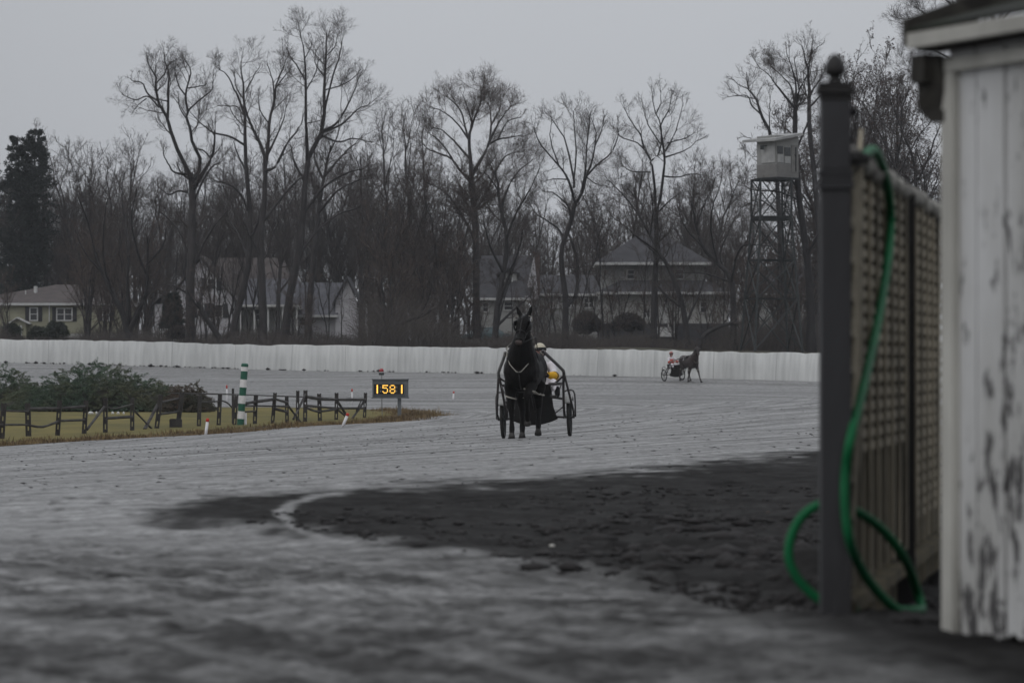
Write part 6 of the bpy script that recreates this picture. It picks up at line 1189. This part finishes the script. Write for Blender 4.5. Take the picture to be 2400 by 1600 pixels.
make_driver(org, eul, (0, 0, 0), "distant driver in red helmet and white jacket with red sleeves by the far wall", M['rhelm'], M['wcloth'], M['rcloth'], M['rcloth'], False)
# ---------------------------------------------------------------- near fence with lattice, scalloped top and green hose
M['latt'] = mat("weathered_lattice", (.36, .32, .245), (.16, .145, .115), .9, 3, (1, 1, .5), .4, 14)
M['plank'] = mat("mossy_plank", (.115, .095, .055), (.045, .040, .028), .95, 5, (1, 1, .12), .4, 20)
M['toprail'] = mat("ragged_rail", (.34, .33, .30), (.10, .095, .085), .95, 8, (1, 1, 1), .8, 24)
P0 = Vector((1.243, 14.70)); fdv = Vector((.172, .985)).normalized(); FG = Vector((P0.x, P0.y, g1(P0.x, P0.y))); fen = thing("lattice_fence", FG, "near weathered lattice fence with dark finial post beside the shed", "fence")
def zt(py, d): return HC + (YH - py) * d / F
g = MB(FG)
zb0 = FG.z - .3; hw = .057
for z0_, z1_, w_ in ((zb0, zt(444, 14.7), .114), (zt(443, 14.7), zt(428, 14.7), .136), (zt(427, 14.7), zt(412, 14.7), .124), (zt(411, 14.7), zt(400, 14.7), .134), (zt(399, 14.7), zt(236, 14.7), .112)): g.box((P0.x + (.003 if z1_ < 1.9 else -.006), P0.y, (z0_ + z1_) / 2), (w_, w_, z1_ - z0_ - .002))
g.build("post", M['pvcpost'], fen)
g = MB(FG); cx_ = P0.x - .006
for z0_, z1_, w_ in ((236, 222, .120), (221, 204, .140), (203, 194, .128)): g.box((cx_, P0.y, (zt(z0_, 14.7) + zt(z1_, 14.7)) / 2), (w_, w_, zt(z1_, 14.7) - zt(z0_, 14.7) - .002))
g.build("post_cap", M['postdk'], fen)
g = MB(FG); zq = zt(194, 14.7); g.lathe((cx_, P0.y, zq), [(.034, 0), (.024, .012), (.021, .022), (.034, .030), (.040, .036), (.041, .05), (.037, .07), (.028, .09), (.016, .105), (.003, .112)], 20); g.build("finial", M['postdk'], fen, True)
def fpos(u, z, off=0): n_ = Vector((fdv.y, -fdv.x)); q = P0 + fdv * u + n_ * off; return Vector((q.x, q.y, z))
def ftop(u): return float(np.interp(u, [0, 1, 7], [2.18, 2.17, 2.17]))
U1, U2 = 3.2, 6.4
for ua, ub in ((.06, U1 - .06), (U1 + .06, U2)):
    g = MB(FG); r_ = random.Random(int(ua * 70)); zz = 1.02 if ua < 1 else .62
    while zz < 2.13:
        dz = r_.uniform(-.008, .008); g.beam(fpos(ua, zz, .03), fpos(ub, zz + dz, .03), .033, .014, up=(-fdv.y, fdv.x, 0)); zz += .056
    for q_ in np.arange(ua + .1, ub, .42): g.beam(fpos(q_, .5, .046), fpos(q_, 2.12, .046), .05, .014, up=(-fdv.y, fdv.x, 0))
    if ua < 1:
        for z_ in np.arange(.75, 2.0, .14): g.beam(fpos(ua, z_, .056), fpos(ua + .42, z_ + .40, .056), .034, .012, up=(-fdv.y, fdv.x, 0))
    g.build("lattice_panel", M['latt'], fen)
    g = MB(FG); u = ua; r_ = random.Random(int(ua * 100))
    while u < ub - .02:
        w_ = min(.14, ub - u); zt_ = ftop(u) - .06; o_ = r_.uniform(-.003, .003); a, b = fpos(u, 0, o_), fpos(u + w_ - .008, 0, o_); c_, d_ = fpos(u + w_ - .008, 0, o_ - .02), fpos(u, 0, o_ - .02); zl = .12
        g.hexa([(q.x, q.y, zl) for q in (a, b, c_, d_)] + [(q.x, q.y, zt_) for q in (a, b, c_, d_)]); u += .14
    g.build("plank_panel", M['plank'], fen)
    for z_ in (.42, None):
        g = MB(FG)
        if z_: g.beam(fpos(ua, z_, .03), fpos(ub, z_, .03), .07, .05, up=(0, 0, 1)); g.build("bottom_rail", M['plank'], fen)
g = MB(FG); g.box((fpos(U1, 0, .02).x, fpos(U1, 0, .02).y, (ftop(U1) - .03 + .0) / 2 + .05), (.11, .11, ftop(U1) - .03 - .1)); g.build("post", M['postdk'], fen)
g = MB(FG); r_ = random.Random(9); us = np.linspace(.0, U2, 110); g.tube([fpos(u, ftop(u) - .02 + r_.uniform(-.012, .012), .03 + r_.uniform(-.01, .01)) for u in us], [.042 * r_.uniform(.75, 1.2) for _ in us], 9); g.build("top_rail", M['toprail'], fen, True)
g = MB(FG); g.ell((fpos(.1, 2.325, .02).x + .03, 14.72, 2.322), (.016, .016, .018), 10, 8); g.tube([(1.30, 14.70, 2.20), (1.315, 14.72, 2.26), (1.33, 14.72, 2.32)], .006, 6); g.build("hook", M['postdk'], fen, True)
g = MB(FG); g.box((1.318, 14.66, 2.138), (.05, .05, .05)); g.tube([(1.29, 14.64, 2.14), (1.36, 14.66, 2.14)], .02, 8); g.build("latch", M['postdk'], fen)
def hd_(px, f=.95):
    if px < 2004: return 14.60
    X = 2.669 / .2693 * 0
    k = fdv.x / fdv.y; Y = (P0.x - k * P0.y) / ((px - 1200) / F - k); return max(14.62, Y - f)
HP = [(2018, 372, None), (2048, 352, None), (2068, 390, None), (2082, 445, None), (2088, 520, None), (2081, 610, None), (2066, 710, None), (2046, 810, None), (2018, 930, None), (1995, 1020, None), (1982, 1100, None), (1980, 1180, 14.58), (1990, 1260, 14.58), (2012, 1320, 14.7), (2048, 1375, 14.8), (2092, 1420, 14.9), (2140, 1446, 15.0), (2160, 1440, 15.2), (2150, 1385, 15.3), (2118, 1305, 15.1), (2072, 1245, 15.0), (2025, 1208, 14.9), (1985, 1190, 14.86), (1950, 1180, 14.86), (1912, 1186, 14.86), (1876, 1215, 14.86), (1853, 1262, 14.86), (1850, 1312, 14.86), (1872, 1358, 14.86), (1912, 1398, 14.86), (1960, 1425, 14.86), (2010, 1442, 14.88)]
q = catmull([tuple(at(a, b, c if c else hd_(a))) for a, b, c in HP], 190); q[:, 2] = np.maximum(q[:, 2], gz(q[:, 0], q[:, 1]) + .018)
g = MB(); g.tube(q, .019, 12); tag(g.build("garden_hose", M['hose'], None, True), "green garden hose looped over the near lattice fence and coiled at its post", "hose")
# ---------------------------------------------------------------- peeling white shed
def shed_paint():
    m = mat("peeling_paint", (.60, .60, .60), (.42, .415, .40), .7, 2.2, (1, 1, .3), .25, 30); t = m.node_tree; b = t.nodes["Principled BSDF"]; src = b.inputs["Base Color"].links[0].from_socket; LK = t.links.new
    tcn = t.nodes.new("ShaderNodeTexCoord"); mp = t.nodes.new("ShaderNodeMapping"); mp.inputs["Scale"].default_value = (1, 1, .36); LK(tcn.outputs["Object"], mp.inputs[0])
    n = t.nodes.new("ShaderNodeTexNoise"); n.inputs["Scale"].default_value = 17; n.inputs["Detail"].default_value = 8; n.inputs["Roughness"].default_value = .68; LK(mp.outputs[0], n.inputs["Vector"])
    n2 = t.nodes.new("ShaderNodeTexNoise"); n2.inputs["Scale"].default_value = 2.2; LK(mp.outputs[0], n2.inputs["Vector"])
    ad = t.nodes.new("ShaderNodeMath"); ad.operation = 'MULTIPLY_ADD'; ad.inputs[1].default_value = .45; LK(n2.outputs[0], ad.inputs[0]); LK(n.outputs[0], ad.inputs[2])
    r_ = t.nodes.new("ShaderNodeMapRange"); r_.inputs[1].default_value = .79; r_.inputs[2].default_value = .825; LK(ad.outputs[0], r_.inputs[0])
    x = t.nodes.new("ShaderNodeMix"); x.data_type = 'RGBA'; x.inputs[7].default_value = (.075, .072, .072, 1); LK(src, x.inputs[6]); LK(r_.outputs[0], x.inputs[0]); LK(x.outputs[2], b.inputs["Base Color"]); return m
M['shedp'] = shed_paint(); M['shedtrim'] = mat("old_cream_trim", (.50, .49, .45), (.36, .35, .32), .8, 5, (1, 1, .3), .3, 20); M['sheddark'] = mat("dark_wood_and_shade", (.022, .020, .018), (.045, .042, .036), .9, 9, (1, 1, 1), .4, 20); M['shroof'] = mat("mossy_roof", (.014, .014, .014), (.018, .022, .012), .95, 5, bump=.5)
A = Vector((1.572, 13.80)); al = Vector((.37, -.929)).normalized(); no = Vector((-al.y * -1 * -1, 0)) if 0 else Vector((al.y, -al.x)); SO = Vector((A.x, A.y, g1(A.x, A.y))); sh = thing("shed", SO, "old shed with peeling white boards at the right edge", "shed")
def sp(u, z, o=0): q = A + al * u + no * o; return Vector((q.x, q.y, z))
zg = SO.z; g = MB(SO); u = 0; r_ = random.Random(12); ztop = 2.4785
while u < 4.0:
    w_ = .205; o_ = r_.uniform(-.004, .004); zl = zg - .005 + r_.uniform(-.02, .025); pts = []
    for k in range(5): pts.append((u + .007 + (w_ - .014) * k / 4, zl + r_.uniform(-.014, .014)))
    n = len(pts); F1 = [sp(a, z, o_) for a, z in pts] + [sp(a, ztop, o_) for a, _ in pts[::-1]]; B1 = [sp(a, z, o_ - .022) for a, z in pts] + [sp(a, ztop, o_ - .022) for a, _ in pts[::-1]]; m_ = len(F1)
    g.add(F1 + B1, [tuple(range(m_)), tuple(range(2 * m_ - 1, m_ - 1, -1))] + [(i, i + m_, (i + 1) % m_ + m_, (i + 1) % m_) for i in range(m_)]); u += w_
g.build("board_wall", M['shedp'], sh)
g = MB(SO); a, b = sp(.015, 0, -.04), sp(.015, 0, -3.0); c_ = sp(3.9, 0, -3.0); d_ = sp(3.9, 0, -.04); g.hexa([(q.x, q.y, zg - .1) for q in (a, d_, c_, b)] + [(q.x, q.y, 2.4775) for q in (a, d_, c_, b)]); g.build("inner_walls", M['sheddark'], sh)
g = MB(SO); g.beam(sp(.035, zg - .01, .016), sp(.035, 2.40, .016), .085, .028, up=(no.x, no.y, 0)); g.build("corner_board", M['shedtrim'], sh)
g = MB(SO); g.beam(sp(-.02, 2.425, .018), sp(4, 2.425, .018), .045, .03, up=(no.x, no.y, 0)); g.build("frieze_board", M['shedtrim'], sh)
def slab(name, u0, u1, o0, o1, za, zb_, th, m_):
    g = MB(SO); q = [sp(u0, za, o0), sp(u1, za, o0), sp(u1, zb_, o1), sp(u0, zb_, o1)]; g.hexa(q + [k + Vector((0, 0, th)) for k in q]); return g.build(name, M[m_], sh)
slab("soffit", -.09, 4.2, .088, -.01, 2.480, 2.480, .014, 'sheddark'); slab("roof", -.10, 4.2, .118, -3.2, 2.551, 3.45, .014, 'shroof')  # near-black soffit colour stands in for the shadow under the eave
g = MB(SO); g.beam(sp(-.10, 2.519, .105), sp(4.2, 2.519, .105), .054, .03, up=(no.x, no.y, 0)); g.build("fascia", M['shedtrim'], sh)
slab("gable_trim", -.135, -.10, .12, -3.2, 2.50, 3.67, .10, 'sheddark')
g = MB(SO); q = sp(-.07, 2.42, .055); g.box(q, (.08, .10, .10), 0, .38); q = sp(-.05, 2.30, .02); g.hexa([sp(-.10, 2.27, .075), sp(.02, 2.27, .02), sp(.02, 2.27, -.06), sp(-.10, 2.27, -.06), sp(-.10, 2.46, .085), sp(.02, 2.46, .05), sp(.02, 2.46, -.06), sp(-.10, 2.46, -.06)]); g.hexa([sp(-.05, 2.225, .05), sp(.02, 2.225, .03), sp(.02, 2.225, -.03), sp(-.05, 2.225, -.03), sp(-.10, 2.268, .07), sp(.02, 2.268, .03), sp(.02, 2.268, -.06), sp(-.10, 2.268, -.06)]); g.build("eave_bracket", M['sheddark'], sh)
# small stones lying in the apron dirt
for px, py, w_, lab, m_ in ((1294, 1284, 16, "yellowish pebble lying alone in the dark dirt", 'shedtrim'), (1800, 1203, 12, "pale pebble in the dirt near the hose loop", 'muzz'), (1990, 1428, 22, "pale pebble at the foot of the finial post", 'latt'), (1948, 1398, 18, "rounded pebble just left of the finial post's foot", 'shedtrim')):
    q = ghit(px, py); s_ = w_ / F * q.y * .5; g = MB(); r2 = random.Random(px); g.ell((0, 0, s_ * .4), (s_, s_ * .8, s_ * .7), 10, 7); g.v = [tuple(c_ * r2.uniform(.85, 1.1) for c_ in v_) for v_ in g.v]; o_ = g.build("pebble", M[m_], None, True); o_.location = q; tag(o_, lab, "pebble", "pebbles in the apron dirt")
# ---------------------------------------------------------------- damp air
HZ = 0.00020
if HZ:
    g = MB(); g.box((0, 235, 19), (420, 560, 50)); o_ = g.build("haze", bpy.data.materials.new("haze")); m = o_.data.materials[0]; m.use_nodes = True; t = m.node_tree; t.nodes.clear()
    v = t.nodes.new("ShaderNodeVolumePrincipled"); v.inputs["Color"].default_value = (.86, .88, .92, 1); v.inputs["Density"].default_value = HZ; v.inputs["Anisotropy"].default_value = .2; ou = t.nodes.new("ShaderNodeOutputMaterial"); t.links.new(v.outputs[0], ou.inputs["Volume"]); tag(o_, kind="stuff")
